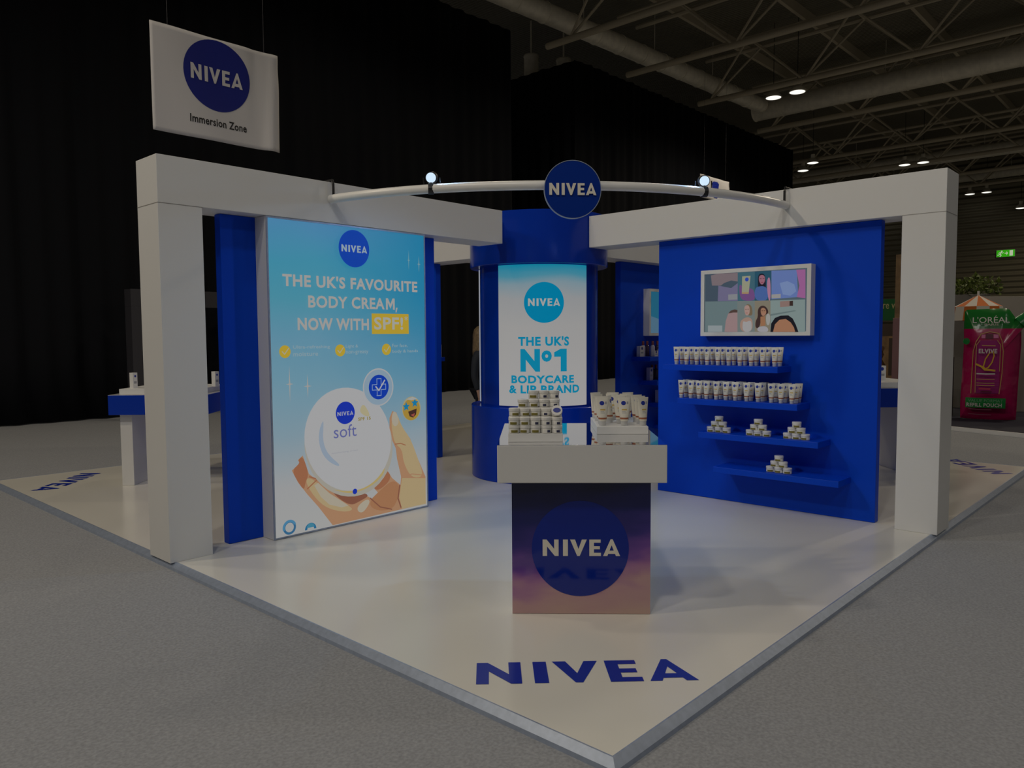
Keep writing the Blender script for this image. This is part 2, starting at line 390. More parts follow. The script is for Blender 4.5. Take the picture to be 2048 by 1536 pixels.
skin = ecol(152,116,88); sk_l = ecol(156,138,104); sk_d = ecol(140,92,66); sk_dd = ecol(118,76,60); sk_w = ecol(154,146,130)
def clip0(p): return [(min(max(u, LX0+.014), LX1-.014), max(v, LZ0+.002)) for u, v in p]
A.poly(clip0(smooth(POLY['hand'][:8], 0)+POLY['hand'][8:]), skin)
A.poly(smooth(POLY['fingertip']), sk_d); A.poly(smooth(POLY['finger_light']), sk_l)
A.poly([(a*.7+b, c*.7+d) for (a, c), (b, d) in zip(POLY['finger_light'], [(-.82, .075)]*8)], sk_w)
A.poly(smooth(POLY['shadow']), sk_dd); A.poly(smooth(POLY['palm_mid']), sk_d); A.poly(smooth(POLY['palm_dark']), ecol(146,104,74))
A.poly(clip0(POLY['palm_light']), sk_l); A.poly(smooth(POLY['ring_finger']), sk_w)
A.poly(smooth(POLY['thumb_light']), sk_l); A.poly(smooth(POLY['thumb_nail']), sk_w)
A.line([(-2.13, .60), (-2.07, .60), (-2.02, .58)], .008, sk_d); A.line([(-2.07, .31), (-1.95, .32), (-1.81, .29)], .008, skin)
A.line([(-2.09, .24), (-2.11, .13), (-2.08, .05)], .012, sk_dd); A.line([(-2.40, .18), (-2.30, .09), (-2.18, .05)], .01, sk_dd)
A.line([(-2.97, .44), (-2.9, .41), (-2.99, .35)], .01, sk_d)
A.poly(POLY['tin_side'], ecol(146,142,132)); A.poly(smooth(POLY['gold']), ecol(160,142,92)); A.poly(POLY['tin_lid'], ecol(155,155,156))
A.poly(smooth(POLY['crescent']), ecol(130,142,156)); A.poly(smooth(POLY['sun']), ecol(158,150,120))
A.poly(circ(-2.632, .907, .09), ecol(22,44,150)); A.logo(-2.708, -2.556, .886, .918, ecol(140,142,160))
A.poly(circ(-2.556, .262, .022), ecol(22,44,150)); A.text('soft', -2.746, -2.529, .712, .812, ecol(88,92,140), 0)
A.text('SPF 15', -2.512, -2.386, .832, .858, ecol(128,112,40), .02); A.text('moisturising cream', -2.768, -2.52, .588, .602, ecol(132,134,142), 0)
A.poly(circ(-2.304, 1.094, .155), ecol(124,143,158)); A.ring(-2.304, 1.094, .146, .157, ecol(152,154,156)); A.poly(circ(-2.300, 1.095, .102), ecol(16,52,150))
cr = [(-.022,-.07),(.022,-.07),(.022,-.022),(.07,-.022),(.07,.022),(.022,.022),(.022,.07),(-.022,.07),(-.022,.022),(-.07,.022),(-.07,-.022),(-.022,-.022),(-.022,-.07)]
A.line([(-2.3+a, 1.095+b) for a, b in cr], .006, ecol(120,140,170)); A.line([(-2.335, 1.10), (-2.305, 1.068), (-2.245, 1.148)], .012, ecol(156,158,165))
# smiling face with star eyes
A.poly(circ(-1.962, .892, .103), ecol(150,142,110)); A.poly(circ(-1.962, .885, .094), ecol(152,124,52))
for ex, ez in ((-2.02, .912), (-1.925, .938)):
    A.poly([(ex+(.042 if k % 2 == 0 else .019)*math.cos(R(90+36*k)), ez+(.042 if k % 2 == 0 else .019)*math.sin(R(90+36*k))) for k in range(10)], ecol(24,110,150))
A.poly([(-2.0, .868), (-1.905, .888), (-1.912, .838), (-1.945, .812), (-1.985, .826)], ecol(62,40,34)); A.poly([(-1.975, .838), (-1.925, .85), (-1.94, .818)], ecol(140,70,60))
A.poly([(-2.02, .975), (-1.95, .992), (-1.90, .972), (-1.96, .962)], ecol(150,152,150))
# headings
tx = ecol(148,146,143)
A.poly(circ(-2.527, 2.21, .147), ecol(4,54,152)); A.logo(-2.648, -2.402, 2.181, 2.236, ecol(134,150,158))
A.text("THE UK'S FAVOURITE", -3.172, -1.881, 1.888, 1.982, tx, .035)
A.text('BODY CREA', -2.959, -2.236, 1.734, 1.828, tx, .03); A.poly([(-2.222+a*.092, 1.734+b*.094) for a, b in [(0,0),(0,1),(.24,1),(.5,.5),(.76,1),(1,1),(1,0),(.79,0),(.79,.62),(.5,.08),(.21,.62),(.21,0)]], tx); A.poly([(-2.118, 1.752), (-2.100, 1.752), (-2.112, 1.712), (-2.124, 1.712)], tx); A.text('NOW WITH', -3.055, -2.399, 1.563, 1.658, tx, .035)
A.poly([(-2.371, 1.533), (-1.984, 1.533), (-1.984, 1.700), (-2.371, 1.700)], ecol(168,142,44)); A.text('SPF!', -2.348, -2.045, 1.568, 1.672, ecol(152,152,142), .025); A.text('*', -2.03, -1.995, 1.645, 1.682, ecol(152,152,142), .01)
for cx, x0, x1, a, b in ((-3.168, -3.100, -2.775, 'Ultra-refreshing', 'moisture'), (-2.684, -2.632, -2.36, 'Light &', 'non-greasy'), (-2.231, -2.172, -1.875, 'For face,', 'body & hands')):
    A.poly(circ(cx, 1.405, .047), ecol(168,144,46)); A.line([(cx-.022, 1.405), (cx-.004, 1.386), (cx+.03, 1.428)], .008, ecol(155,152,130))
    w = x1-x0; A.text(a, x0, x0+w*min(1, .062*len(a)), 1.418, 1.45, ecol(126,146,154), .01); A.text(b, x0, x0+w*min(1, .07*len(b)+.1), 1.368, 1.40, ecol(126,146,154), .01)
A.star(-3.140, 1.163, .032, .14, tx); A.star(-2.988, 1.14, .035, .092, tx); A.star(-1.982, 2.155, .018, .09, ecol(120,150,150)); A.star(-1.871, 2.128, .022, .072, ecol(130,150,150))
A.ring(-3.172, .088, .036, .054, ecol(46,92,126)); A.ring(-3.172, .088, .040, .058, ecol(66,118,150), a0=20, a1=200)
A.ring(-2.992, .040, .030, .050, ecol(30,92,130), a0=0, a1=180); A.poly(circ(-2.992, .055, .034, n=20, a0=0, a1=180), ecol(60,118,140))
A.done('artwork', lb)

# ---- central tower
tw = thing('display_tower', 'round blue central tower with a backlit white panel', 'tower', (TC[0], TC[1], 0))
cT = (TC[0], TC[1], 0)
bm = bmesh.new(); lathe(bm, [(TR, .002), (TR, .765), (TR-.006, .772)], 96, cT); mesh_obj('base_drum', bm, BLUE_DK, tw, True)
bm = bmesh.new(); lathe(bm, [(.64, .772), (.64, 2.235)], 96, cT); mesh_obj('core', bm, BLUE_DK, tw, True)
bm = bmesh.new(); lathe(bm, [(TR-.006, 2.235), (TR, 2.241), (TR, 2.755), (TR-.006, 2.761)], 96, cT); mesh_obj('top_drum', bm, BLUE_DK, tw, True)
def curved(bm, a0, a1, z0, z1, r, mi=0, seg=40, thick=.02):
    prev = None
    for i in range(seg+1):
        a = R(a0+(a1-a0)*i/seg); d = Vector((math.cos(a), math.sin(a), 0)); o = Vector(cT)
        cur = [bm.verts.new(o+d*(r-thick)+Vector((0, 0, z0))), bm.verts.new(o+d*r+Vector((0, 0, z0))), bm.verts.new(o+d*r+Vector((0, 0, z1))), bm.verts.new(o+d*(r-thick)+Vector((0, 0, z1)))]
        if prev:
            for k in range(4): bm.faces.new([prev[k], cur[k], cur[(k+1) % 4], prev[(k+1) % 4]]).material_index = mi
        else: bm.faces.new(list(reversed(cur))).material_index = mi
        prev = cur
    bm.faces.new(prev).material_index = mi
    bmesh.ops.recalc_face_normals(bm, faces=bm.faces)
PSKY = ramp_emit('tower_sky_print', 2, [(.7, (152,150,149)), (1.6, (145,144,143)), (1.9, (136,138,140)), (2.05, (112,134,144)), (2.13, (60,126,146)), (2.24, (0,122,150))])
PC0 = -134.5
bm = bmesh.new(); curved(bm, PC0-44, PC0+44, .79, 2.228, .655, thick=.013); lp = mesh_obj('light_panel', bm, PSKY, tw)
bm = bmesh.new(); curved(bm, PC0-140, PC0-95.5, .79, 2.228, .655, thick=.013); o = mesh_obj('light_panel', bm, emit('plain_lit_panel', lin((135,140,150))), tw); o['label'] = 'plain lit panel round the left side'
def FC(u, v, w=0.):
    a = R(PC0)+u/.655; r = .655+w
    return Vector((TC[0]+r*math.cos(a), TC[1]+r*math.sin(a), v))
TEAL = ecol(0,114,150); lm = [TEAL, ecol(150,152,150)]
bm = bmesh.new()
n = 32
for i in range(n):
    u0 = .205*math.cos(PI*(1-i/n)); u1 = .205*math.cos(PI*(1-(i+1)/n)); h0 = math.sqrt(max(0, .205**2-u0*u0)); h1 = math.sqrt(max(0, .205**2-u1*u1))
    p = [(u0, 1.843-h0), (u1, 1.843-h1), (u1, 1.843+h1), (u0, 1.843+h0)]
    if i == 0: p = p[:3]
    if i == n-1: p = [p[0], p[1], p[3]]
    flat(bm, p, FC, .003, 0)
add_logo(bm, FC, -.163, .163, 1.808, 1.884, .0055, 1)
mesh_obj('logo_disc', bm, lm, lp)
bm = bmesh.new()
add_text(bm, "THE UK'S", FC, -.268, .262, 1.405, 1.502, .004, 0, .04); add_text(bm, 'N', FC, -.245, -.045, 1.145, 1.375, .004, 0, .06); add_text(bm, 'o', FC, -.03, .075, 1.245, 1.36, .004, 0, .06)
[flat(bm, q, FC, .004, 0) for q in ([(.168, 1.145), (.235, 1.145), (.235, 1.375), (.168, 1.375)], [(.10, 1.295), (.168, 1.33), (.168, 1.375), (.10, 1.34)], [(.10, 1.295), (.168, 1.295), (.168, 1.33)])]; add_text(bm, 'BODYCARE', FC, -.345, .32, 1.025, 1.107, .004, 0, .04); add_text(bm, '& LIP BRAND', FC, -.372, .388, .922, 1.006, .004, 0, .04)
mesh_obj('lettering', bm, ecol(8,118,150), lp)

# ---- ring truss, round sign, floodlights
RC = Vector((.05, -.05, 2.577)); RR = 2.80; RT = .033
def arc(label, a0, a1, ends):
    m = R((a0+a1)/2); t = thing('ring_arc', label, 'ring', tuple(RC+Vector((RR*math.cos(m), RR*math.sin(m), -RT))), group='white tubular ring arcs between the portal beams')
    n = 48; bm = bmesh.new(); tube(bm, [RC+Vector((RR*math.cos(R(a0+(a1-a0)*i/n)), RR*math.sin(R(a0+(a1-a0)*i/n)), 0)) for i in range(n+1)], RT, 14); mesh_obj('tube', bm, WHITEP, t, True)
    for a, d in ends:     # hook strap over the beam edge
        q = RC+Vector((RR*math.cos(R(a)), RR*math.sin(R(a)), 0)); d = Vector(d)
        bm = bmesh.new(); tube(bm, [q+Vector((0, 0, RT-.005)), q+Vector((0, 0, .115)), q+Vector((0, 0, .146))+d*.012], .010, 8); tube(bm, [q+Vector((0, 0, .146))+d*.012, q+Vector((0, 0, .146))+d*.14], .008, 8)
        mesh_obj('hook', bm, BLACK, t, True)
    return t
arc('front arc of the white tubular ring, carrying the round sign', 188.0, 270.9, ((188.6, (0, 1, 0)), (270.2, (1, 0, 0))))
arc('left arc of the white tubular ring, behind the cream poster wall', 91.0, 180.9, ())
arc('back arc of the white tubular ring, behind the tower', .8, 83.6, ())
arc('right arc of the white tubular ring, behind the television wall', -82.0, -6.4, ())
def onring(deg, dr=0, dz=0): return RC+Vector(((RR+dr)*math.cos(R(deg)), (RR+dr)*math.sin(R(deg)), dz))
sp = onring(227.4, .075, -.043); sg = thing('round_sign', 'round blue sign with raised ivory letters hung on the ring', 'sign', tuple(sp-Vector((0, 0, .2))))
# sign faces outwards from the ring
nrm = Vector((math.cos(R(227.2)), math.sin(R(227.2)), 0)); uu = Vector((-nrm.y, nrm.x, 0)); FS = frame(sp, uu, (0, 0, 1))
bm = bmesh.new(); prism(bm, circ(0, 0, .201, n=64), lambda a, b, c: FS(a, b, c-.02), .022); mesh_obj('disc', bm, SIGN_BLUE, sg)
bm = bmesh.new(); o_ = circ(0, 0, .203, n=64); i_ = circ(0, 0, .1985, n=64)
for k in range(64):
    a, b = k, (k+1) % 64
    for zz, rev in ((.004, False), (-.022, True)):
        q = [FS(*i_[a], zz), FS(*o_[a], zz), FS(*o_[b], zz), FS(*i_[b], zz)]
        bm.faces.new([bm.verts.new(p) for p in (reversed(q) if rev else q)])
    bm.faces.new([bm.verts.new(p) for p in (FS(*o_[a], .004), FS(*o_[a], -.022), FS(*o_[b], -.022), FS(*o_[b], .004))])
mesh_obj('rim', bm, ALU, sg)
bm = bmesh.new(); add_logo(bm, FS, -.166, .166, -.04, .042, .003, depth=.008); mesh_obj('lettering', bm, IVORY, sg)
bm = bmesh.new(); q = sp-nrm*.02; tube(bm, [q, q-nrm*.04], .02, 10); mesh_obj('mount', bm, STEEL, sg)
LENS = emit('flood_lens', (.66, .84, 1.0), .95)
def floodlight(deg, label, aim, dz=.080):
    p = onring(deg, 0, dz); t = thing('floodlight', label, 'floodlight', tuple(onring(deg, 0, RT)), group='cool white floodlights on the ring')
    n = Vector(aim).normalized(); u = n.cross(Vector((0, 0, 1))).normalized(); v = u.cross(n)
    Fl = lambda a, b, c=0.: p+u*a+v*b+n*c
    bm = bmesh.new()
    prism(bm, circ(0, 0, .042, n=28), lambda a, b, c: Fl(a, b, c-.075), .073); prism(bm, circ(0, 0, .034, n=20), lambda a, b, c: Fl(a, b, c-.10), .026)
    mesh_obj('housing', bm, BLACK, t)
    bm = bmesh.new(); prism(bm, circ(0, 0, .036, n=28), lambda a, b, c: Fl(a, b, c-.001), .004); mesh_obj('lens', bm, LENS, t)
    bm = bmesh.new(); tube(bm, [Fl(-.06, 0, -.04), Fl(-.06, -.07, -.04), Fl(.06, -.07, -.04), Fl(.06, 0, -.04)], .006, 6); mesh_obj('yoke', bm, BLACK, t)
    bm = bmesh.new(); q = onring(deg); tube(bm, [q+Vector((0, 0, RT)), q+Vector((0, 0, dz-.035))], .009, 8); tube(bm, [q+uu*-.02, q+uu*.02], RT+.006, 14); mesh_obj('clamp', bm, BLACK, t)
    return p, n
f1 = floodlight(206.6, 'left of the two floodlights on the ring', (-.74, -.62, -.22))
f2 = floodlight(249.2, 'right of the two floodlights on the ring, left of the small far banner', (-.76, -.62, -.2))
# ================================================================== SHELVES, TELEVISIONS, PRODUCTS
def shelf(label, x0, x1, y0, y1, z, ax):
    t = thing('wall_shelf', label, 'shelf', ((x0+x1)/2, (y0+y1)/2, z-.052), group='blue shelves on the panels')
    mesh_obj('board', bx(x0, x1, y0, y1, z-.052, z, bev=.003), BLUE, t)
    return t
SH = [(1.24, -2.875, -1.785), (.938, -3.043, -1.94), (.645, -3.217, -2.15), (.350, -3.383, -2.30)]
SN = ['topmost shelf on the television wall, holding ten columns of cream tubes', 'second shelf on the television wall, crowded with cream tubes', 'third shelf on the television wall, holding three jar pyramids', 'lowest shelf on the television wall, holding one jar pyramid']
for (z, a, b), n in zip(SH, SN):
    tag(recenter(mesh_obj('wall_shelf', bx(-.08, .1895, a, b, z-.052, z, bev=.003), BLUE)), n, 'shelf', 'blue shelves on the television wall')
SF = ['topmost shelf on the back right panel, below the half hidden television', 'second shelf on the back right panel', 'third shelf on the back right panel, above the counter tubes', 'lowest shelf on the back right panel, mostly hidden']
for (z, a, b), n in zip(SH, SF):
    tag(recenter(mesh_obj('wall_shelf', bx(-b, -a, -.46, -.1905, z-.052, z, bev=.003), BLUE)), n, 'shelf', 'blue shelves on the back right panel')
tag(recenter(mesh_obj('wall_shelf', bx(.2005, .47, 1.785, 2.875, 1.188, 1.24, bev=.003), BLUE)), 'blue shelf poking out left of the tower behind the cream poster', 'shelf')

def television(name, label, F, screen_fn):
    """F(u, v, w): u along the wall 0..1.0, v height, w out of the wall"""
    t = thing(name, label, 'television', tuple(F(.5, 0, .02)))
    bm = bmesh.new(); W, Hh = 1.0, .588
    prism(bm, [(0, 0), (W, 0), (W, Hh), (0, Hh)], lambda a, b, c: F(a, b, c), .078); mesh_obj('housing', bm, WHITEP, t)
    bm = bmesh.new()
    o = [(0, 0), (W, 0), (W, Hh), (0, Hh)]; i = [(.034, .034), (W-.034, .034), (W-.034, Hh-.034), (.034, Hh-.034)]
    for k in range(4):
        a, b = k, (k+1) % 4
        for q in ([(o[a], .09), (o[b], .09), (i[b], .09), (i[a], .09)], [(o[a], .078), (o[b], .078), (o[b], .09), (o[a], .09)], [(i[a], .09), (i[b], .09), (i[b], .079), (i[a], .079)]):
            bm.faces.new([bm.verts.new(F(*p, w)) for p, w in q])
    bmesh.ops.recalc_face_normals(bm, faces=bm.faces)
    mesh_obj('bezel', bm, WHITEP, t)
    screen_fn(t)
    return t
TVS = [("screen", [(2.106, 2.057), (3.019, 2.039), (3.026, 1.527), (2.111, 1.534)] ), ("c00", [(2.106, 2.057), (2.419, 2.051), (2.422, 1.803), (2.109, 1.808)] ), ("c00b", [(2.225, 2.051), (2.434, 2.048), (2.435, 1.969), (2.357, 1.984), (2.29, 1.965), (2.26, 1.944), (2.173, 1.948), (2.16, 2.039)] ), ("c00c", [(2.235, 1.945), (2.358, 1.917), (2.42, 1.958), (2.422, 1.803), (2.231, 1.807)] ), ("c00w", [(2.331, 1.862), (2.418, 1.864), (2.419, 1.815), (2.332, 1.815)] ), ("c10", [(2.419, 2.051), (2.577, 2.048), (2.58, 1.798), (2.422, 1.801)] ), ("c10p", [(2.435, 1.958), (2.477, 1.911), (2.559, 1.908), (2.58, 1.852), (2.58, 1.798), (2.467, 1.801), (2.436, 1.858)] ), ("bottle", [(2.461, 2.014), (2.539, 2.015), (2.523, 1.86), (2.46, 1.863)] ), ("c11", [(2.577, 2.048), (2.724, 2.046), (2.728, 1.793), (2.58, 1.798)] ), ("w1hair", [(2.606, 2.003), (2.62, 2.027), (2.649, 2.029), (2.671, 2.01), (2.681, 1.924), (2.668, 1.838), (2.617, 1.84), (2.607, 1.927)] ), ("w1face", [(2.615, 2.003), (2.632, 2.017), (2.657, 2.014), (2.671, 1.994), (2.669, 1.956), (2.65, 1.933), (2.633, 1.937), (2.616, 1.965)] ), ("w1body", [(2.579, 1.907), (2.622, 1.921), (2.667, 1.919), (2.696, 1.891), (2.703, 1.794), (2.58, 1.798)] ), ("w1prod", [(2.683, 1.966), (2.717, 2.008), (2.725, 1.793), (2.703, 1.794)] ), ("c20", [(2.727, 2.046), (2.945, 2.041), (2.96, 1.816), (2.731, 1.806)] ), ("c20b", [(2.801, 1.939), (2.866, 1.952), (2.926, 1.922), (2.943, 1.864), (2.895, 1.829), (2.83, 1.842)] ), ("c21", [(2.94, 2.042), (3.017, 2.04), (3.021, 1.803), (2.949, 1.816), (2.969, 1.91)] ), ("c2txt", [(2.73, 1.846), (2.811, 1.848), (2.811, 1.814), (2.731, 1.813)] ), ("d0", [(2.109, 1.808), (2.422, 1.801), (2.426, 1.532), (2.111, 1.534)] ), ("d0w", [(2.139, 1.591), (2.28, 1.589), (2.28, 1.533), (2.14, 1.534)] ), ("d0f", [(2.302, 1.533), (2.313, 1.628), (2.336, 1.695), (2.372, 1.722), (2.423, 1.72), (2.426, 1.532)] ), ("d0h", [(2.336, 1.695), (2.36, 1.719), (2.396, 1.729), (2.423, 1.723), (2.423, 1.701), (2.384, 1.702)] ), ("d1", [(2.422, 1.801), (2.583, 1.798), (2.587, 1.53), (2.426, 1.532)] ), ("w2hair", [(2.491, 1.746), (2.508, 1.77), (2.537, 1.769), (2.558, 1.744), (2.565, 1.678), (2.539, 1.668), (2.497, 1.691)] ), ("w2face", [(2.486, 1.746), (2.502, 1.763), (2.529, 1.761), (2.539, 1.728), (2.536, 1.685), (2.51, 1.669), (2.492, 1.691)] ), ("w2body", [(2.445, 1.62), (2.498, 1.658), (2.539, 1.657), (2.568, 1.629), (2.564, 1.531), (2.458, 1.531)] ), ("w2top", [(2.475, 1.631), (2.504, 1.614), (2.539, 1.63), (2.557, 1.618), (2.558, 1.531), (2.473, 1.531)] ), ("d2", [(2.583, 1.798), (2.725, 1.796), (2.729, 1.529), (2.587, 1.53)] ), ("w3hair", [(2.61, 1.721), (2.636, 1.753), (2.67, 1.754), (2.698, 1.729), (2.71, 1.691), (2.682, 1.676), (2.643, 1.633), (2.627, 1.563), (2.592, 1.563), (2.592, 1.623), (2.614, 1.655)] ), ("w3face", [(2.636, 1.726), (2.659, 1.738), (2.684, 1.724), (2.69, 1.686), (2.665, 1.66), (2.642, 1.677)] ), ("w3neck", [(2.637, 1.66), (2.677, 1.665), (2.684, 1.584), (2.638, 1.579)] ), ("w3top", [(2.612, 1.574), (2.695, 1.581), (2.718, 1.529), (2.61, 1.53)] ), ("w3prod", [(2.685, 1.681), (2.724, 1.685), (2.723, 1.589), (2.692, 1.584)] ), ("d3", [(2.725, 1.796), (3.021, 1.794), (3.026, 1.527), (2.729, 1.529)] ), ("d3s", [(2.727, 1.68), (2.93, 1.707), (2.951, 1.701), (2.727, 1.664)] ), ("d3p", [(2.809, 1.785), (2.891, 1.787), (2.891, 1.74), (2.81, 1.737)] ), ("d3k", [(2.891, 1.784), (2.92, 1.786), (2.921, 1.744), (2.891, 1.745)] ), ("w4hair", [(2.729, 1.529), (2.734, 1.599), (2.767, 1.647), (2.816, 1.665), (2.882, 1.666), (2.92, 1.639), (2.948, 1.586), (2.97, 1.527)] ), ("w4face", [(2.752, 1.529), (2.768, 1.593), (2.806, 1.63), (2.86, 1.637), (2.904, 1.607), (2.932, 1.565), (2.943, 1.528)] ), ]

TVC = dict(screen=(70,84,92), c00=(58,70,82), c00b=(108,96,100), c00c=(96,92,118), c00w=(118,120,124), c10=(54,86,98), c10p=(98,66,110), bottle=(132,132,112), c11=(34,70,88),
  w1hair=(26,24,36), w1face=(136,90,104), w1body=(62,86,136), w1prod=(150,104,128), c20=(86,104,152), c20b=(104,122,160), c21=(136,84,128), c2txt=(134,132,130),
  d0=(90,106,108), d0w=(126,134,136), d0f=(134,112,112), d0h=(70,54,48), d1=(100,108,106), w2hair=(100,86,66), w2face=(148,122,114), w2body=(140,116,104), w2top=(142,140,140),
  d2=(112,106,92), w3hair=(54,38,36), w3face=(140,104,82), w3neck=(134,96,70), w3top=(140,138,142), w3prod=(138,138,134), d3=(112,126,124), d3s=(90,104,104), d3p=(122,100,94), d3k=(50,36,32), w4hair=(22,20,26), w4face=(140,100,76))
FT = frame((.19, -2.067, 1.497), (0, -1, 0), (0, 0, 1))     # u = along -y, normal -x
def near_screen(t):
    F = lambda u, v, w=0.: Vector((.19-.0795-w, -u, v))
    A = Art(F, step=.00025, base=0)
    for n, p in TVS:
        A.poly((smooth(p) if n[-1] in 'redyp' and n[:2] in ('w1', 'w2', 'w3', 'w4', 'c0', 'c1', 'c2') and n not in ('w4hair', 'w4face') else p) if n != 'screen' else [(2.10, 1.53), (3.033, 1.53), (3.033, 2.052), (2.10, 2.052)], ecol(*TVC[n]))
        if n == 'bottle': A.poly(circ(2.505, 1.985, .017), ecol(40,62,150)); A.poly([(2.462, 1.874), (2.524, 1.872), (2.522, 1.862), (2.462, 1.865)], ecol(150,110,70))
        if n == 'w1face': A.line([(2.625, 1.985), (2.638, 1.984)], .004, ecol(50,36,44)); A.line([(2.652, 1.984), (2.664, 1.985)], .004, ecol(50,36,44)); A.line([(2.636, 1.953), (2.655, 1.953)], .005, ecol(120,50,64))
        if n == 'w2face': A.line([(2.497, 1.728), (2.508, 1.728)], .004, ecol(70,52,46)); A.line([(2.518, 1.728), (2.528, 1.728)], .004, ecol(70,52,46)); A.line([(2.502, 1.695), (2.518, 1.695)], .005, ecol(140,80,76))
        if n == 'w3face': A.line([(2.648, 1.71), (2.658, 1.71)], .004, ecol(50,34,30)); A.line([(2.668, 1.71), (2.678, 1.71)], .004, ecol(50,34,30)); A.line([(2.655, 1.682), (2.674, 1.682)], .005, ecol(150,110,100))
    A.done('screen', t)
television('television', 'large white-framed television showing a video collage on the blue wall', lambda a, b, c=0.: Vector((.19-c, -2.067-a, 1.497+b)), near_screen)
def far_screen(t):
    F = lambda a, b, c: Vector((2.047+a, -.19-c, 1.497+b)); A = Art(F, base=.0795)
    A.poly([(.034, .034), (.966, .034), (.966, .554), (.034, .554)], ecol(30,88,112)); A.poly([(.034, .034), (.35, .034), (.30, .2), (.034, .25)], ecol(70,100,120)); A.poly(circ(.5, .3, .14), ecol(20,60,140))
    A.done('screen', t)
television('television', 'white-framed television half hidden behind the blue television wall', lambda a, b, c=0.: Vector((2.047+a, -.19-c, 1.497+b)), far_screen)

# ---- cream tube: flat crimp on top, round cap below.  Local: front looks along -y, base at z 0
BANDC = mat('red_brown_band', (.36, .12, .06), .4); CREAM = mat('cream_tube_plastic', (.74, .71, .62), .32); DOT = mat('blue_dot', (.02, .04, .33), .4); GOLDP = mat('pale_gold_print', (.60, .42, .10), .4); GREYP = mat('grey_print', (.33, .34, .36), .4)
TH = .16
def tube_sec(z):
    t = max(0, min(1, (z-.026)/(TH-.026))); e = t**.85
    return .0195+(.0335-.0195)*e, .0185*(1-t)**.8+.0022
def tube_front(x, z):
    a, b = tube_sec(z); s = max(0, 1-(x/a)**2); return -b*math.sqrt(s)
def printed_tube():
    """cream plastic with the front print laid out on the tube's own axes"""
    m = mat('cream_tube_print', (.74, .71, .62), .32); nt = m.node_tree; b = nt.nodes['Principled BSDF']
    tc = nt.nodes.new('ShaderNodeTexCoord'); sp_ = nt.nodes.new('ShaderNodeSeparateXYZ'); nt.links.new(tc.outputs['Object'], sp_.inputs[0])
    def mth(op, x, y=None):
        n = nt.nodes.new('ShaderNodeMath'); n.operation = op
        for i, v in enumerate((x, y)):
            if v is None: continue
            if isinstance(v, (int, float)): n.inputs[i].default_value = v
            else: nt.links.new(v, n.inputs[i])
        return n.outputs[0]
    X, Y, Z = sp_.outputs; front = mth('LESS_THAN', Y, 0.)
    col = None
    def lay(mask, c):
        nonlocal col
        mx = nt.nodes.new('ShaderNodeMix'); mx.data_type = 'RGBA'; nt.links.new(mth('MULTIPLY', mask, front), mx.inputs['Factor'])
        if col is None: mx.inputs['A'].default_value = (.74, .71, .62, 1)
        else: nt.links.new(col, mx.inputs['A'])
        mx.inputs['B'].default_value = (*c, 1); col = mx.outputs['Result']
    def rect(x0, x1, z0, z1): return mth('MULTIPLY', mth('MULTIPLY', mth('GREATER_THAN', X, x0), mth('LESS_THAN', X, x1)), mth('MULTIPLY', mth('GREATER_THAN', Z, z0), mth('LESS_THAN', Z, z1)))
    dx = mth('ADD', X, .004); dz = mth('SUBTRACT', Z, .128)
    lay(mth('LESS_THAN', mth('ADD', mth('MULTIPLY', dx, dx), mth('MULTIPLY', dz, dz)), .0122**2), (.02, .04, .33))
    lay(rect(-.013, .013, .087, .095), (.60, .42, .10))
    for r in ((-.012, .006, .078, .081), (-.012, .01, .071, .074), (.012, .020, .122, .137)): lay(rect(*r), (.33, .34, .36))
    nt.links.new(col, b.inputs['Base Color']); return m
def make_tube(label, group):
    t = thing('cream_tube', label, 'tube', world=False, group=group)
    bm = bmesh.new(); zs = [.026, .03, .036, .046, .06, .085, .11, .135, .15, .1505, TH]; rings = []
    for z in zs:
        a, b = tube_sec(z)
        rings.append([bm.verts.new((a*math.cos(2*PI*k/20), b*math.sin(2*PI*k/20), z)) for k in range(20)])
    for i in range(len(zs)-1):
        for k in range(20):
            f = bm.faces.new([rings[i][k], rings[i][(k+1) % 20], rings[i+1][(k+1) % 20], rings[i+1][k]]); f.material_index = 1 if i == 2 else 0
    bm.faces.new(rings[-1]); bm.faces.new(list(reversed(rings[0])))
    mesh_obj('body', bm, [printed_tube(), BANDC], t, True)
    bm = bmesh.new(); lathe(bm, [(.0165, 0), (.0175, .002), (.0175, .0235), (.0185, .0262)], 20); mesh_obj('cap', bm, PALE_CAP, t, True)
    return t
tproto = make_tube('x', 'x'); tused = [False]
def put_tube(x, y, z, rz, label, group, s=1.):
    if not tused[0]:
        tused[0] = True; o = tproto; o.location = (x, y, z); o.rotation_euler = (0, 0, rz); o['label'] = label; o['group'] = group
    else: o = dup(tproto, (x, y, z), rz, label, group)
    o.scale = (s, s, s)
    return o
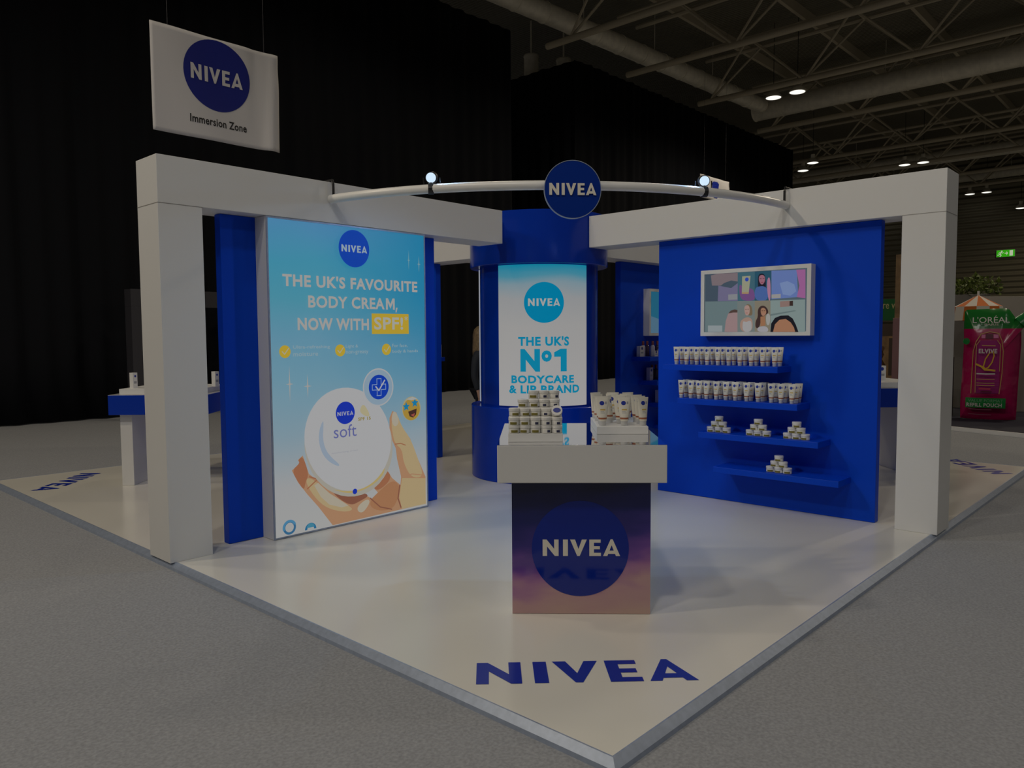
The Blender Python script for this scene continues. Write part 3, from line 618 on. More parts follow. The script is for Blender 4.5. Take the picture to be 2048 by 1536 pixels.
# front faces -x on the television wall -> rotate local -y to -x : rz = -90deg
G1 = 'cream tubes on the topmost shelf'; y1 = [-1.893+i*(-2.822+1.893)/9 for i in range(10)]
for i, y in enumerate(y1):
    put_tube(-.018, y, 1.2405, R(-90)+random.uniform(-.06, .06), '%s cream tube from the left, front row of the topmost shelf' % ORD[i], G1)
for i, y in enumerate(y1):
    put_tube(.075, y-.003, 1.2405, R(-90)+random.uniform(-.06, .06), 'cream tube behind the %s one of the front row, topmost shelf' % ORD[i], G1)
G2 = 'cream tubes on the second shelf'
y2 = [-1.955, -2.052, -2.133, -2.207, -2.302, -2.393, -2.481, -2.586, -2.688, -2.805, -2.888, -2.981]
for i, y in enumerate(y2):
    put_tube(-.035, y, .9385, R(-90)+random.uniform(-.06, .06), '%s cream tube from the left, front row of the second shelf' % ORD[i], G2)
for i, y in enumerate(y2):
    put_tube(.038+random.uniform(0, .01), y-.004, .9385, R(-90)+random.uniform(-.06, .06), 'cream tube behind the %s one of the front row, second shelf' % ORD[i], G2)
for i in (0, 2, 4, 6, 8, 10, 11):
    put_tube(.118, y2[i]+.006, .9385, R(-90), 'rearmost cream tube in line with the %s front tube, second shelf' % ORD[i], G2)

# ---- jars
JARW = mat('white_jar_plastic', (.72, .71, .67), .3); OLIVE = mat('olive_jar_print', (.20, .17, .03), .45); NAVY = mat('navy_jar_print', (.03, .035, .09), .45)
def make_jar(name, prn):
    t = thing(name, 'x', 'jar', world=False)
    bm = bmesh.new(); lathe(bm, [(.026, 0), (.0285, .002), (.0285, .024), (.027, .026)], 20); mesh_obj('body', bm, JARW, t, True)
    bm = bmesh.new(); lathe(bm, [(.0295, .026), (.030, .027), (.030, .0415), (.0285, .0432), (.012, .0436)], 20); mesh_obj('lid', bm, WHITEP, t, True)
    bm = bmesh.new()
    a = [(-.6, .004), (.75, .018)] if prn is OLIVE else [(-.1, .005), (.55, .018)]
    n = 6
    for k in range(n):
        u0 = a[0][0]+(a[1][0]-a[0][0])*k/n; u1 = a[0][0]+(a[1][0]-a[0][0])*(k+1)/n
        bm.faces.new([bm.verts.new((.0289*math.sin(u), -.0289*math.cos(u), z)) for u, z in ((u0, a[0][1]), (u1, a[0][1]), (u1, a[1][1]), (u0, a[1][1]))])
    mesh_obj('print', bm, prn, t)
    return t
jp = [make_jar('cream_jar', OLIVE), make_jar('cream_jar', NAVY)]; jused = [False, False]
def put_jar(k, x, y, z, rz, label, group, s=(1, 1, 1)):
    if not jused[k]:
        jused[k] = True; o = jp[k]; o.location = (x, y, z); o.rotation_euler = (0, 0, rz); o['label'] = label; o['group'] = group
    else: o = dup(jp[k], (x, y, z), rz, label, group)
    o.scale = s
    return o
def pyramid(cy, z, where, group):
    s = 1.24; d = .0735; h = .0436*1.10; x = .0
    pos = ['left bottom', 'middle bottom', 'right bottom', 'left middle-tier', 'right middle-tier', 'top']
    pts = [(-1, 0), (0, 0), (1, 0), (-.5, 1), (.5, 1), (0, 2)]
    for n, (u, k) in zip(pos, pts):
        put_jar(0, x+random.uniform(-.004, .004), cy-u*d, z+.0004+k*(h+.0003), R(-90)+random.uniform(-.3, .3), '%s white jar of the %s' % (n, where), group, (s, s, 1.10))
pyramid(-2.312, .645, 'leftmost pyramid on the third shelf', 'jars in the pyramids on the third shelf')
pyramid(-2.680, .645, 'middle pyramid on the third shelf', 'jars in the pyramids on the third shelf')
pyramid(-3.010, .645, 'rightmost pyramid on the third shelf', 'jars in the pyramids on the third shelf')
pyramid(-2.865, .350, 'lone pyramid on the lowest shelf', 'jars in the pyramid on the lowest shelf')

# ================================================================== COUNTERS
def sunset():
    m = bpy.data.materials.new('sunset_print'); m.use_nodes = True; nt = m.node_tree; b = nt.nodes['Principled BSDF']
    tc = nt.nodes.new('ShaderNodeTexCoord'); sp_ = nt.nodes.new('ShaderNodeSeparateXYZ'); nt.links.new(tc.outputs['Object'], sp_.inputs[0])
    nz = nt.nodes.new('ShaderNodeTexNoise'); nz.inputs['Scale'].default_value = 2.2; nz.inputs['Detail'].default_value = 3
    mp = nt.nodes.new('ShaderNodeMapping'); mp.inputs['Scale'].default_value = (1.2, 1, 3.2); nt.links.new(tc.outputs['Object'], mp.inputs[0]); nt.links.new(mp.outputs[0], nz.inputs['Vector'])
    a = nt.nodes.new('ShaderNodeMath'); a.operation = 'MULTIPLY_ADD'; a.inputs[1].default_value = .34; nt.links.new(nz.outputs['Fac'], a.inputs[0]); nt.links.new(sp_.outputs[2], a.inputs[2])
    c = nt.nodes.new('ShaderNodeMath'); c.operation = 'MULTIPLY_ADD'; c.inputs[1].default_value = -.16; nt.links.new(sp_.outputs[0], c.inputs[0]); nt.links.new(a.outputs[0], c.inputs[2])
    r = nt.nodes.new('ShaderNodeValToRGB'); els = r.color_ramp.elements
    st = [(.12, (.56, .38, .33)), (.28, (.52, .31, .34)), (.38, (.38, .17, .36)), (.48, (.17, .07, .33)), (.60, (.045, .03, .22)), (.72, (.010, .014, .13)), (.9, (.006, .009, .05))]
    while len(els) < len(st): els.new(.5)
    for e, (p, q) in zip(els, st): e.position = p
    for e, (p, q) in zip(els, st): e.color = (*q, 1)
    nt.links.new(c.outputs[0], r.inputs['Fac']); nt.links.new(r.outputs['Color'], b.inputs['Base Color'])
    b.inputs['Roughness'].default_value = .09; b.inputs['Specular IOR Level'].default_value = .55
    return m
MIRROR = mat('mirror_acrylic', (.86, .86, .87), .03, metal=1.); SUNSET = sunset(); DISC_BLUE = mat('glossy_disc_blue', (.001, .018, .27), .08, spec=.5)
AC = R(-49); CU = Vector((math.cos(AC), math.sin(AC), 0)); CN = Vector((math.sin(AC), -math.cos(AC), 0))
P0 = Vector((-2.9525, -3.0515, 0))
def counter(label, loc, rz, skirt, graphic):
    t = thing('display_counter', label, 'counter', loc, rz, group='T shaped display counters on the stand', world=False)
    mesh_obj('pedestal', bx(-.374, .374, -.42, -.30, .001, .735, bev=.002), WHITE, t)
    mesh_obj('top_box', bx(-.447, .447, -.50, .50, .735, .935, bev=.003), skirt, t)
    mesh_obj('top_sheet', bx(-.446, .446, -.499, .499, .935, .9375, bev=.0005), MIRROR if graphic else WHITE_GLOSS, t)['label'] = 'mirror-finish counter top' if graphic else 'glossy white counter top'
    if graphic:
        F = frame((0, -.42, 0), (1, 0, 0), (0, 0, 1))
        bm = bmesh.new(); flat(bm, [(-.3735, .002), (.3735, .002), (.3735, .734), (-.3735, .734)], F, .001); g = mesh_obj('graphic', bm, SUNSET, t); g['label'] = 'glossy purple sunset print on the counter front'
        bm = bmesh.new(); flat(bm, circ(-.005, .362, .262, n=64), F, .0022); mesh_obj('logo_disc', bm, DISC_BLUE, g)
        bm = bmesh.new(); add_logo(bm, F, -.208, .210, .322, .412, .0034); mesh_obj('lettering', bm, IVORY, g)
    return t
CL = P0-CN*.42
counter('white box-topped counter at the front with a purple sunset and blue logo print', tuple(CL), AC, WHITE, True)
counter('blue box-topped counter behind the left portal column', (-2.63, 2.65, 0), R(-135), BLUE_DK, False)
counter('blue box-topped counter seen through the gap beside the right portal column', (2.67, -2.70, 0), R(45), BLUE_DK, False)
def Wc(u, n, z): return P0+CU*u+CN*n+Vector((0, 0, z))     # n measured outwards from the pedestal front
def riser(label, u0, u1, n0, n1, z0=.9379, h=.045):
    c = Wc((u0+u1)/2, (n0+n1)/2, z0); o = mesh_obj('display_riser', bx(-(u1-u0)/2, (u1-u0)/2, -(n1-n0)/2, (n1-n0)/2, 0, h, bev=.002), WHITE)
    o.location = c; o.rotation_euler = (0, 0, AC); tag(o, label, 'riser', 'white risers on the front counter')
riser('low white riser under the pile of jars', -.392, -.096, -.37, -.035, h=.045)
riser('low white riser under the cream tubes on the front counter', .113, .410, -.86, -.345, h=.045)
# tubes on the front counter
GT = 'cream tubes on the front counter'
Lz = .9379+.0455
cols = ['left', 'middle', 'right']; rowsn = ['front', 'second', 'third', 'fourth', 'rear']
spots = [(.150, -.405, 0, 0, .05), (.277, -.405, 1, 0, -.03), (.386, -.405, 2, 0, .5),
         (.150, -.50, 0, 1, .2), (.262, -.505, 1, 1, .1), (.380, -.50, 2, 1, .45), (.205, -.56, 0, 2, 1.2), (.285, -.60, 1, 2, 0), (.372, -.595, 2, 2, .4),
         (.145, -.66, 0, 3, .7), (.235, -.70, 1, 3, 0), (.318, -.69, 2, 3, .1), (.140, -.80, 0, 4, .5), (.250, -.80, 1, 4, 0), (.345, -.80, 2, 4, .35)]
for u, n, c, r, a in spots:
    p = Wc(u, n, Lz); put_tube(p.x, p.y, p.z, AC+a, 'cream tube in the %s column of the front counter, %s row' % (cols[c], rowsn[r]), GT, 1.03).scale = (1.16, 1.12, 1.03)
# jar pile
GJ = 'jars piled on the front counter'; JD = .0585; JH = .0437
heights = [[2, 2, 2, 2, 2], [3, 3, 3, 3, 3], [0, 4, 4, 4, 4], [0, 0, 5, 5, 5]]
for row, hs in enumerate(heights):
    for c, h in enumerate(hs):
        for k in range(h):
            off = (.3 if row in (2, 3) else 0)*JD*(-.6)
            p = Wc(-.244+(c-2)*JD+off, -.070-row*JD*1.02, Lz+k*(JH+.0002))
            kk = 0 if c < 3 and not (row == 0 and c == 2 and k == 1) else 1
            put_jar(kk, p.x, p.y, p.z, AC+random.uniform(-.35, .35), 'white jar of the pile: %s column from the left, %s row back, %s level up' % (ORD[c], ORD[row], ORD[k]), GJ)
# a jar standing on edge shows its blue lid label
p = Wc(-.244+2*JD, -.066, Lz+2*(JH+.0003)+.0305); t = thing('cream_jar', 'jar tipped on its edge on the pile, blue oval on its lid', 'jar', tuple(p), AC, GJ, world=False)
rm = Matrix.Rotation(R(62), 4, 'X'); sh_ = Matrix.Translation((0, .012, -.0045))
bm = bmesh.new(); lathe(bm, [(.026, 0), (.0285, .002), (.0285, .024), (.027, .026)], 20, (0, 0, -.02)); bmesh.ops.transform(bm, matrix=sh_ @ rm, verts=bm.verts); mesh_obj('body', bm, JARW, t, True)
bm = bmesh.new(); lathe(bm, [(.0295, .026), (.030, .027), (.030, .0415), (.0285, .0432)], 20, (0, 0, -.02)); bmesh.ops.transform(bm, matrix=sh_ @ rm, verts=bm.verts); mesh_obj('lid', bm, WHITEP, t, True)
bm = bmesh.new(); bm.faces.new([bm.verts.new((x, y, .0240)) for x, y in circ(0, 0, .021, .014, n=24)]); bmesh.ops.transform(bm, matrix=sh_ @ rm, verts=bm.verts); mesh_obj('print', bm, DOT, t)

# ---- cartons and bottles elsewhere
LILAC = mat('lilac_carton', (.50, .48, .60), .45); CARTON = mat('ivory_carton', (.70, .68, .62), .45); DARKB = mat('dark_violet_glass', (.05, .03, .06), .2); REDC = mat('dull_red_cap', (.22, .05, .05), .4)
def carton(x, y, z, w, d, h, m, label, group=None, rz=0):
    t = thing('carton', label, 'carton', (x, y, z), rz, group, world=False)
    mesh_obj('box', bx(-w/2, w/2, -d/2, d/2, 0, h, bev=.001), m, t)
    F = frame((0, -d/2, 0), (1, 0, 0), (0, 0, 1)); bm = bmesh.new(); flat(bm, circ(0, h*.78, w*.22, n=14), F, .0008, 0); mesh_obj('logo_dot', bm, DOT, t)
    bm = bmesh.new(); flat(bm, [(-w*.3, h*.3), (w*.3, h*.3), (w*.3, h*.45), (-w*.3, h*.45)], F, .0008, 0); mesh_obj('text_block', bm, GREYP, t)
def bottle(x, y, z, h, m, label, group):
    t = thing('bottle', label, 'bottle', (x, y, z), 0, group, world=False)
    bm = bmesh.new(); lathe(bm, [(.026, 0), (.028, .004), (.028, h*.62), (.02, h*.7), (.013, h*.74)], 18); mesh_obj('body', bm, m, t, True)
    bm = bmesh.new(); lathe(bm, [(.015, h*.742), (.015, h*.98), (.013, h)], 16); mesh_obj('cap', bm, REDC, t, True)
GB = 'products on the back right shelves'
carton(1.86, -.27, 1.2405, .085, .05, .13, CARTON, 'ivory carton at the left end of the topmost back right shelf', GB)
for i, (x, y) in enumerate(((1.95, -.25), (2.06, -.24), (2.17, -.25), (2.28, -.25))):
    bottle(x, y, 1.2405, .19, DARKB if i % 2 else LILAC, '%s capped bottle beside the ivory carton, topmost back right shelf' % ORD[i], GB)
carton(2.045, -.36, 1.2405, .075, .045, .07, CARTON, 'short ivory box in front of the bottles, topmost back right shelf', GB)
bottle(2.16, -.36, 1.2405, .13, LILAC, 'short lilac bottle next to the short ivory box', GB); bottle(2.25, -.37, 1.2405, .13, LILAC, 'short lilac bottle nearest the television wall, topmost back right shelf', GB)
carton(2.075, -.27, .9385, .075, .05, .16, LILAC, 'tall lilac carton at the left end of the second back right shelf', GB)
bottle(2.16, -.25, .9385, .19, DARKB, 'dark capped bottle behind the short box, second back right shelf', GB); bottle(2.25, -.25, .9385, .19, DARKB, 'dark capped bottle nearest the television wall, second back right shelf', GB)
carton(2.24, -.37, .9385, .075, .045, .08, CARTON, 'short ivory box on the second back right shelf', GB)
carton(2.265, -.28, .6455, .075, .05, .16, LILAC, 'tall lilac carton on the third back right shelf', GB); bottle(2.36, -.26, .6455, .19, DARKB, 'dark capped bottle on the third back right shelf', GB)
carton(2.44, -.30, .3505, .075, .05, .13, CARTON, 'ivory carton on the lowest back right shelf', GB)
carton(.43, 1.86, 1.2405, .05, .06, .16, CARTON, 'ivory carton on the shelf poking out left of the tower')
def riser2(label, c, rz, w, d, h, z=.9384):
    o = mesh_obj('display_riser', bx(-w/2, w/2, -d/2, d/2, 0, h, bev=.002), WHITE); o.location = (*c, z); o.rotation_euler = (0, 0, rz); tag(o, label, 'riser')
riser2('wide low white riser on the left blue counter', (-2.63, 2.65), R(45), .74, .84, .055)
riser2('wide low white riser on the right blue counter', (2.67, -2.70), R(45), .78, .86, .055)
carton(-3.03, 2.72, .9935, .055, .05, .16, WHITE, 'white carton at the left end of the left blue counter', None, R(20))
carton(-2.37, 2.27, .9935, .055, .05, .16, WHITE, 'white carton on the left blue counter, right of the portal column', None, R(20))
carton(2.80, -2.62, .9935, .035, .03, .14, WHITE, 'narrow white carton on the right blue counter', None, R(-30)); carton(2.78, -2.80, .9935, .09, .05, .16, WHITE, 'wide white carton with blue print on the right blue counter', None, R(-40))
# ================================================================== HALL
bm = bmesh.new(); box(bm, -22, 60, -30, 30, FZ-.1, FZ); struct('floor', bm, CARPET, label='grey carpeted hall floor')
def ridged(name, col, scale, axis, rough=.6, strength=.6, dist=.05):
    m = mat(name, col, rough); nt = m.node_tree; b = nt.nodes['Principled BSDF']
    tc = nt.nodes.new('ShaderNodeTexCoord'); w = nt.nodes.new('ShaderNodeTexWave'); w.bands_direction = axis; w.inputs['Scale'].default_value = scale
    nt.links.new(tc.outputs['Object'], w.inputs['Vector']); bp = nt.nodes.new('ShaderNodeBump'); bp.inputs['Strength'].default_value = strength; bp.inputs['Distance'].default_value = dist
    nt.links.new(w.outputs['Fac'], bp.inputs['Height']); nt.links.new(bp.outputs['Normal'], b.inputs['Normal']); return m
DECK = ridged('ribbed_roof_deck', (.22, .20, .145), 2.2, 'X', strength=1., dist=.08)
SHUT = ridged('ribbed_shutter_wall', (.26, .235, .16), .9, 'Z', strength=1., dist=.12)
bm = bmesh.new(); box(bm, -8, 60, -26, 30, 12.7, 12.9); struct('ceiling', bm, DECK, label='dark ribbed roof deck of the hall')
bm = bmesh.new(); box(bm, 50, 50.3, -30, 30, FZ, 12.7); struct('wall_back', bm, SHUT, label='dark ribbed end wall of the hall')
# purlins under the deck
for i, y in enumerate([-9.5, -6.5, -3.5, -.5, 2.5, 5.5, 8.5]):
    bm = bmesh.new(); box(bm, 9, 49.5, y-.06, y+.06, 12.35, 12.7)
    tag(recenter(mesh_obj('roof_purlin', bm, TRUSS)), 'long straight roof beam under the deck, running away from the stand', 'roof beam', 'roof beams under the deck')
# ---- drapes
def drape(name, p0, p1, z1, seed, label, amp=.045):
    rnd = random.Random(seed); p0 = Vector(p0); p1 = Vector(p1); d = (p1-p0); Ln = d.length; d.normalize(); n = Vector((-d.y, d.x, 0))
    N = max(8, int(Ln/.075)); bm = bmesh.new(); rows = []
    ph = [rnd.uniform(0, 6.28) for _ in range(4)]
    for zi, z in enumerate((FZ+.02, 1.2, 4., 7.5, z1)):
        row = []
        for i in range(N+1):
            s = Ln*i/N; k = 1.0 if zi < 4 else .8
            o = amp*k*(math.sin(s*13+ph[0]+.25*zi)+.6*math.sin(s*7.3+ph[1])+.5*math.sin(s*3.1+ph[2]+.2*zi))
            row.append(bm.verts.new(p0+d*s+n*o+Vector((0, 0, z-p0.z if False else z))))
        rows.append(row)
    for a, b in zip(rows, rows[1:]):
        for i in range(N): bm.faces.new([a[i], a[i+1], b[i+1], b[i]])
    o = mesh_obj(name, bm, DRAPE, None, True)
    s = o.modifiers.new('thickness', 'SOLIDIFY'); s.thickness = .012
    return tag(recenter(o), label, 'drape', 'black drapes closing off the hall')
drape('black_drape', (-16, 10.2, 0), (10.9, 10.2, 0), 10.46, 1, 'tall black drape behind the left half of the stand, under the hanging banner')
drape('black_drape', (13.98, 10.2, 0), (31.1, 10.2, 0), 10.42, 2, 'tall black drape behind the right half of the stand, ending at the open hall')
drape('black_drape', (14.0, 10.21, 0), (14.0, 17.5, 0), 10.42, 3, 'narrow black drape turning back beside the gap in the tall drapes')
# dark portal in front of the drape
t = thing('doorway_portal', 'dark grey freestanding doorway by the drape behind the left counter', 'doorway', (.4, 9.5, FZ))
mesh_obj('post', bx(-.48, -.22, 9.35, 9.65, FZ, 2.1), DKGREY, t); mesh_obj('post', bx(1.5, 1.76, 9.35, 9.65, FZ, 2.1), DKGREY, t); mesh_obj('header', bx(-.48, 1.76, 9.35, 9.65, 2.1, 2.42), DKGREY, t)

# ---- roof trusses (triangular: one bottom chord, two top chords, web)
TXT = ['nearest roof truss, over the gap in the drapes', 'second roof truss from the stand', 'third roof truss, ending above the right-hand drape', 'fourth roof truss, just beyond the near lamp pair', 'fifth roof truss, past the end of the drape', 'sixth roof truss, beside the second lamp pair', 'seventh roof truss, seen right of the right portal column', 'farthest roof truss before the end wall']
for i, (x, y1) in enumerate(((12.2, 9.9), (16.05, 9.6), (20.7, 9.5), (26.05, 9.6), (33.2, 16), (37.7, 17), (42.5, 17), (46.8, 17))):
    y0 = -20.; zb, zt = 10.28, 12.0; pitch = 3.6
    t = thing('roof_truss', TXT[i], 'truss', (x, (y0+y1)/2, zb), group='roof trusses of the hall')
    bm = bmesh.new(); tube(bm, [(x, y0, zb), (x, y1, zb)], .10, 10); mesh_obj('bottom_chord', bm, TRUSS, t, True)
    for s in (-.55, .55):
        bm = bmesh.new(); tube(bm, [(x+s, y0, zt), (x+s, y1, zt)], .075, 8); mesh_obj('top_chord', bm, TRUSS, t, True)
    bm = bmesh.new(); yn = 9.04-pitch*8 if i != 1 else 9.3-pitch*8
    y = yn
    while y < y1-.3:
        for s in (-.55, .55):
            for dy in (-pitch/2, pitch/2):
                if y0 < y+dy < y1+.2: tube(bm, [(x, y, zb), (x+s, y+dy, zt)], .042, 6)
        if y+pitch/2 < y1: tube(bm, [(x-.55, y+pitch/2, zt), (x+.55, y+pitch/2, zt)], .04, 6)
        y += pitch
    mesh_obj('web', bm, TRUSS, t)
# ---- ducts
def duct(label, p0, p1, r, step=1.2):
    p0 = Vector(p0); p1 = Vector(p1); d = p1-p0; L = d.length
    t = thing('air_duct', label, 'duct', tuple((p0+p1)/2-Vector((0, 0, r))), group='round ventilation ducts')
    bm = bmesh.new(); tube(bm, [p0, p1], r, 24); n = int(L/step)
    for k in range(n+1):
        q = p0+d*(k/n); e = d.normalized()*.02; tube(bm, [q-e, q+e], r+.02, 24)
    mesh_obj('pipe', bm, STEEL, t, True)
    for k in range(1, 6):
        q = p0+d*(k/6); bm = bmesh.new(); tube(bm, [q+Vector((0, 0, r)), Vector((q.x, q.y, 12.702))], .012, 6); mesh_obj('hanger', bm, STEEL, t)
duct('round silver duct running along the top of the black drapes', (2, 10.05, 11.1), (25.2, 9.1, 11.1), .30)
duct('big round silver duct over the near lamp pair', (25.8, 9.6, 11.05), (25.4, -22, 11.05), .40)
duct('thinner round silver duct over the second lamp pair', (40.8, 17, 11.0), (40.8, -22, 11.0), .34)
duct('round silver duct far off, right of the right portal column', (47.8, 17, 11.0), (47.8, -22, 11.0), .3)
for lab, q in (('left short upright silver duct at the gap in the drapes', (15.0, 13.0)), ('right short upright silver duct at the gap in the drapes', (16.1, 12.4))):
    bm = bmesh.new(); lathe(bm, [(.26, 0), (.28, .03), (.28, .06), (.26, .09), (.26, 1.2), (.28, 1.23), (.28, 1.26), (.26, 1.3)], 20, (q[0], q[1], 10.2)); tube(bm, [(q[0], q[1], 11.5), (q[0], q[1], 12.703)], .03, 8); tag(recenter(mesh_obj('duct_stub', bm, STEEL, None, True)), lab, 'duct', 'short upright ducts')
# ---- high bay lamps
LAMPM = emit('high_bay_glow', (1.0, .97, .88), 1.1)
def hibay(x, y, z, label, light=0.):
    t = thing('high_bay_lamp', label, 'lamp', (x, y, z), group='high bay lamps under the roof', world=False)
    bm = bmesh.new(); lathe(bm, [(.30, 0), (.29, .04), (.16, .20), (.10, .24), (.10, .42)], 24); mesh_obj('housing', bm, STEEL, t, True)
    bm = bmesh.new(); lathe(bm, [(.02, -.02), (.20, -.018), (.265, -.001), (.265, .012)], 24); mesh_obj('lens', bm, LAMPM, t, True)
    bm = bmesh.new(); tube(bm, [(0, 0, .42), (0, 0, 12.703-z)], .012, 6); mesh_obj('rod', bm, BLACK, t)
    if light:
        L = bpy.data.lights.new('lamp_light', 'SPOT'); L.energy = light; L.spot_size = R(150); L.spot_blend = .6; L.color = WARM; L.shadow_soft_size = .27
        o = bpy.data.objects.new('lamp_light', L); COL.objects.link(o); o.parent = t; o.location = (0, 0, -.06)
WARM = (1.0, .86, .66)
for x, y, lab in ((21.2, 6.75, 'left lamp of the nearest lamp pair, above the right end of the ring'), (21.15, 5.85, 'right lamp of the nearest lamp pair'),
                  (36.7, 6.7, 'left lamp of the second lamp pair, above the right portal column'), (36.75, 5.85, 'right lamp of the second lamp pair'),
                  (48.6, 6.3, 'left lamp of the far lamp pair right of the portal column'), (48.6, 5.4, 'right lamp of the far lamp pair right of the portal column'),
                  (32.9, 9.9, 'dim lamp by the end of the drape, upper one'), (34.4, 11.0, 'dim lamp by the end of the drape, lower one'),
                  (48.9, 11.9, 'left lamp seen through the gap beside the right portal column'), (48.9, 11.2, 'right lamp seen through the gap beside the right portal column')):
    hibay(x, y, 10.05, lab)
hibay(48.7, 3.6, 8.9, 'single lamp at the right edge of the view')

# ---- exit sign on the end wall
t = thing('exit_sign', 'lit green exit sign on the dark end wall', 'sign', (49.9, 4.0, 5.9))
D = 48.0
F = frame((49.86, 5.02, 6.15), (0, -1, 0), (0, 0, 1))
bm = bmesh.new(); box(bm, 49.87, 49.995, 4.02, 5.02, 6.15, 6.60, bev=.01); mesh_obj('housing', bm, WHITEP, t)
A = Art(F, base=.004, step=.004); G = ecol(46,150,16); Wt = ecol(170,180,150)
A.poly([(.02, .02), (.98, .02), (.98, .43), (.02, .43)], G)
A.poly(circ(.30, .36, .045), Wt); A.line([(.28, .31), (.22, .2), (.27, .12), (.22, .05)], .05, Wt); A.line([(.22, .2), (.14, .14), (.09, .13)], .045, Wt); A.line([(.27, .29), (.35, .24), (.39, .28)], .035, Wt); A.line([(.26, .29), (.18, .28), (.15, .22)], .035, Wt)
A.poly([(.46, .2), (.56, .2), (.56, .1), (.64, .225), (.56, .35), (.56, .25), (.46, .25)], Wt); A.poly([(.72, .06), (.90, .06), (.90, .39), (.72, .39)], Wt)
A.done('face', t)

# ---- hanging banners
CLOTH = mat('white_banner_cloth', (.66, .65, .66), .8, spec=.2)
def banner(label, x0, x1, y, z0, z1, nx=40, nz=24):
    t = thing('hanging_banner', label, 'banner', ((x0+x1)/2, y, z0))
    w, h = x1-x0, z1-z0
    def sag(u, v):  # soft folds fanning down from the two hanging points
        a = .012*math.sin(8*(u-.13)/(.16+1-v+.02)*.35)*min(1, (1-v)*3)
        b = -.05*math.exp(-((u-.93-.04*v)/.05)**2)*(1-v*.4)+.02*math.exp(-((u-.80)/.05)**2)*v
        return (a+b+.008*math.sin(u*11+v*3))*w
    P = lambda u, v, o=0.: Vector((x0+u*w, y+sag(u, v)*.55-o, z0+v*h))
    bm = bmesh.new(); g = [[bm.verts.new(P(i/nx, j/nz)) for i in range(nx+1)] for j in range(nz+1)]
    for j in range(nz):
        for i in range(nx): bm.faces.new([g[j][i], g[j][i+1], g[j+1][i+1], g[j+1][i]])
    o = mesh_obj('cloth', bm, CLOTH, t, True); m = o.modifiers.new('thickness', 'SOLIDIFY'); m.thickness = .003; m.offset = 1
    for u in (.125, .885):
        bm = bmesh.new(); q = P(u, 1); tube(bm, [q, Vector((q.x, q.y, 12.703))], .004, 6); mesh_obj('wire', bm, DKGREY, t)
    return t, P, w, h
t, P, w, h = banner('white cloth banner with a blue round logo hanging above the left portal', -1.785, .08, 5., 4.28, 5.70)
bm = bmesh.new(); cu_, cv_, ru, rv = .494, .640, .262, .262*w/h
n = 26
for i in range(n):
    for k in range(8):
        q = []
        for (ii, kk) in ((i, k), (i+1, k), (i+1, k+1), (i, k+1)):
            a = PI*(1-ii/n); uu_ = ru*math.cos(a); hv = rv*math.sin(a); q.append((cu_+uu_, cv_-hv+2*hv*kk/8))
        if i == 0: q = [q[0], q[1], q[2]]
        if i == n-1: q = [q[0], q[1], q[3]]
        bm.faces.new([bm.verts.new(P(a, b, .006)) for a, b in q])
FBn = lambda a, b, c=0.: P(a/w, b/h, c)
mesh_obj('logo_disc', bm, mat('banner_blue', (.004, .012, .22), .6), t)
bm = bmesh.new(); add_logo(bm, FBn, (.494-.208)*w, (.494+.202)*w, .640*h-.110, .640*h+.100, .012); mesh_obj('lettering', bm, CLOTH, t)
bm = bmesh.new(); add_text(bm, 'Immersion Zone', FBn, .272*w, .725*w, .145*h, .222*h, .007, 0, .02); mesh_obj('caption', bm, BLACK, t)
t, P, w, h = banner('small white banner far behind the right floodlight, dark blue print down its middle', 18.88, 21.06, 8.4, 6.42, 7.24, 16, 10)
FBn = lambda a, b, c=0.: P(a/w, b/h, c)
bm = bmesh.new()
n = 10
for i in range(n):      # one upright dark blue printed block with rounded ends
    z0, z1 = .12+.72*i/n, .12+.72*(i+1)/n; f0 = .06 if i == 0 else .11; f1 = .06 if i == n-1 else .11
    flat(bm, [((.53-f0)*w, z0*h), ((.53+f0)*w, z0*h), ((.53+f1)*w, z1*h), ((.53-f1)*w, z1*h)], FBn, .012, 0)
bmesh.ops.remove_doubles(bm, verts=bm.verts, dist=.001)
mesh_obj('print', bm, BLUE_VINYL, t)

# ================================================================== NEIGHBOURING STAND
t = thing('low_stage', 'low dark stage under the giant refill pouch', 'stage', (10, -4, FZ))
d_ = Vector((-.286, -.958, 0)); e_ = Vector((.958, -.286, 0)); s0 = Vector((7.44, -2.38, 0))-d_*1.0
Fs = frame(s0, d_, e_)
NAVYT = mat('dark_navy_stage_carpet', (.012, .012, .028), .8)
bm = bmesh.new(); prism(bm, [(-2.5, .05), (9, .05), (9, 9), (-2.5, 9)], lambda a, b, c: Fs(a, b, 0)+Vector((0, 0, FZ+c)), .06); bmesh.ops.recalc_face_normals(bm, faces=bm.faces); mesh_obj('deck', bm, NAVYT, t)
bm = bmesh.new(); prism(bm, [(-2.5, 0), (9, 0), (9, .05), (-2.5, .05)], lambda a, b, c: Fs(a, b, 0)+Vector((0, 0, FZ+c)), .062); bmesh.ops.recalc_face_normals(bm, faces=bm.faces); mesh_obj('edge_trim', bm, WHITE, t)
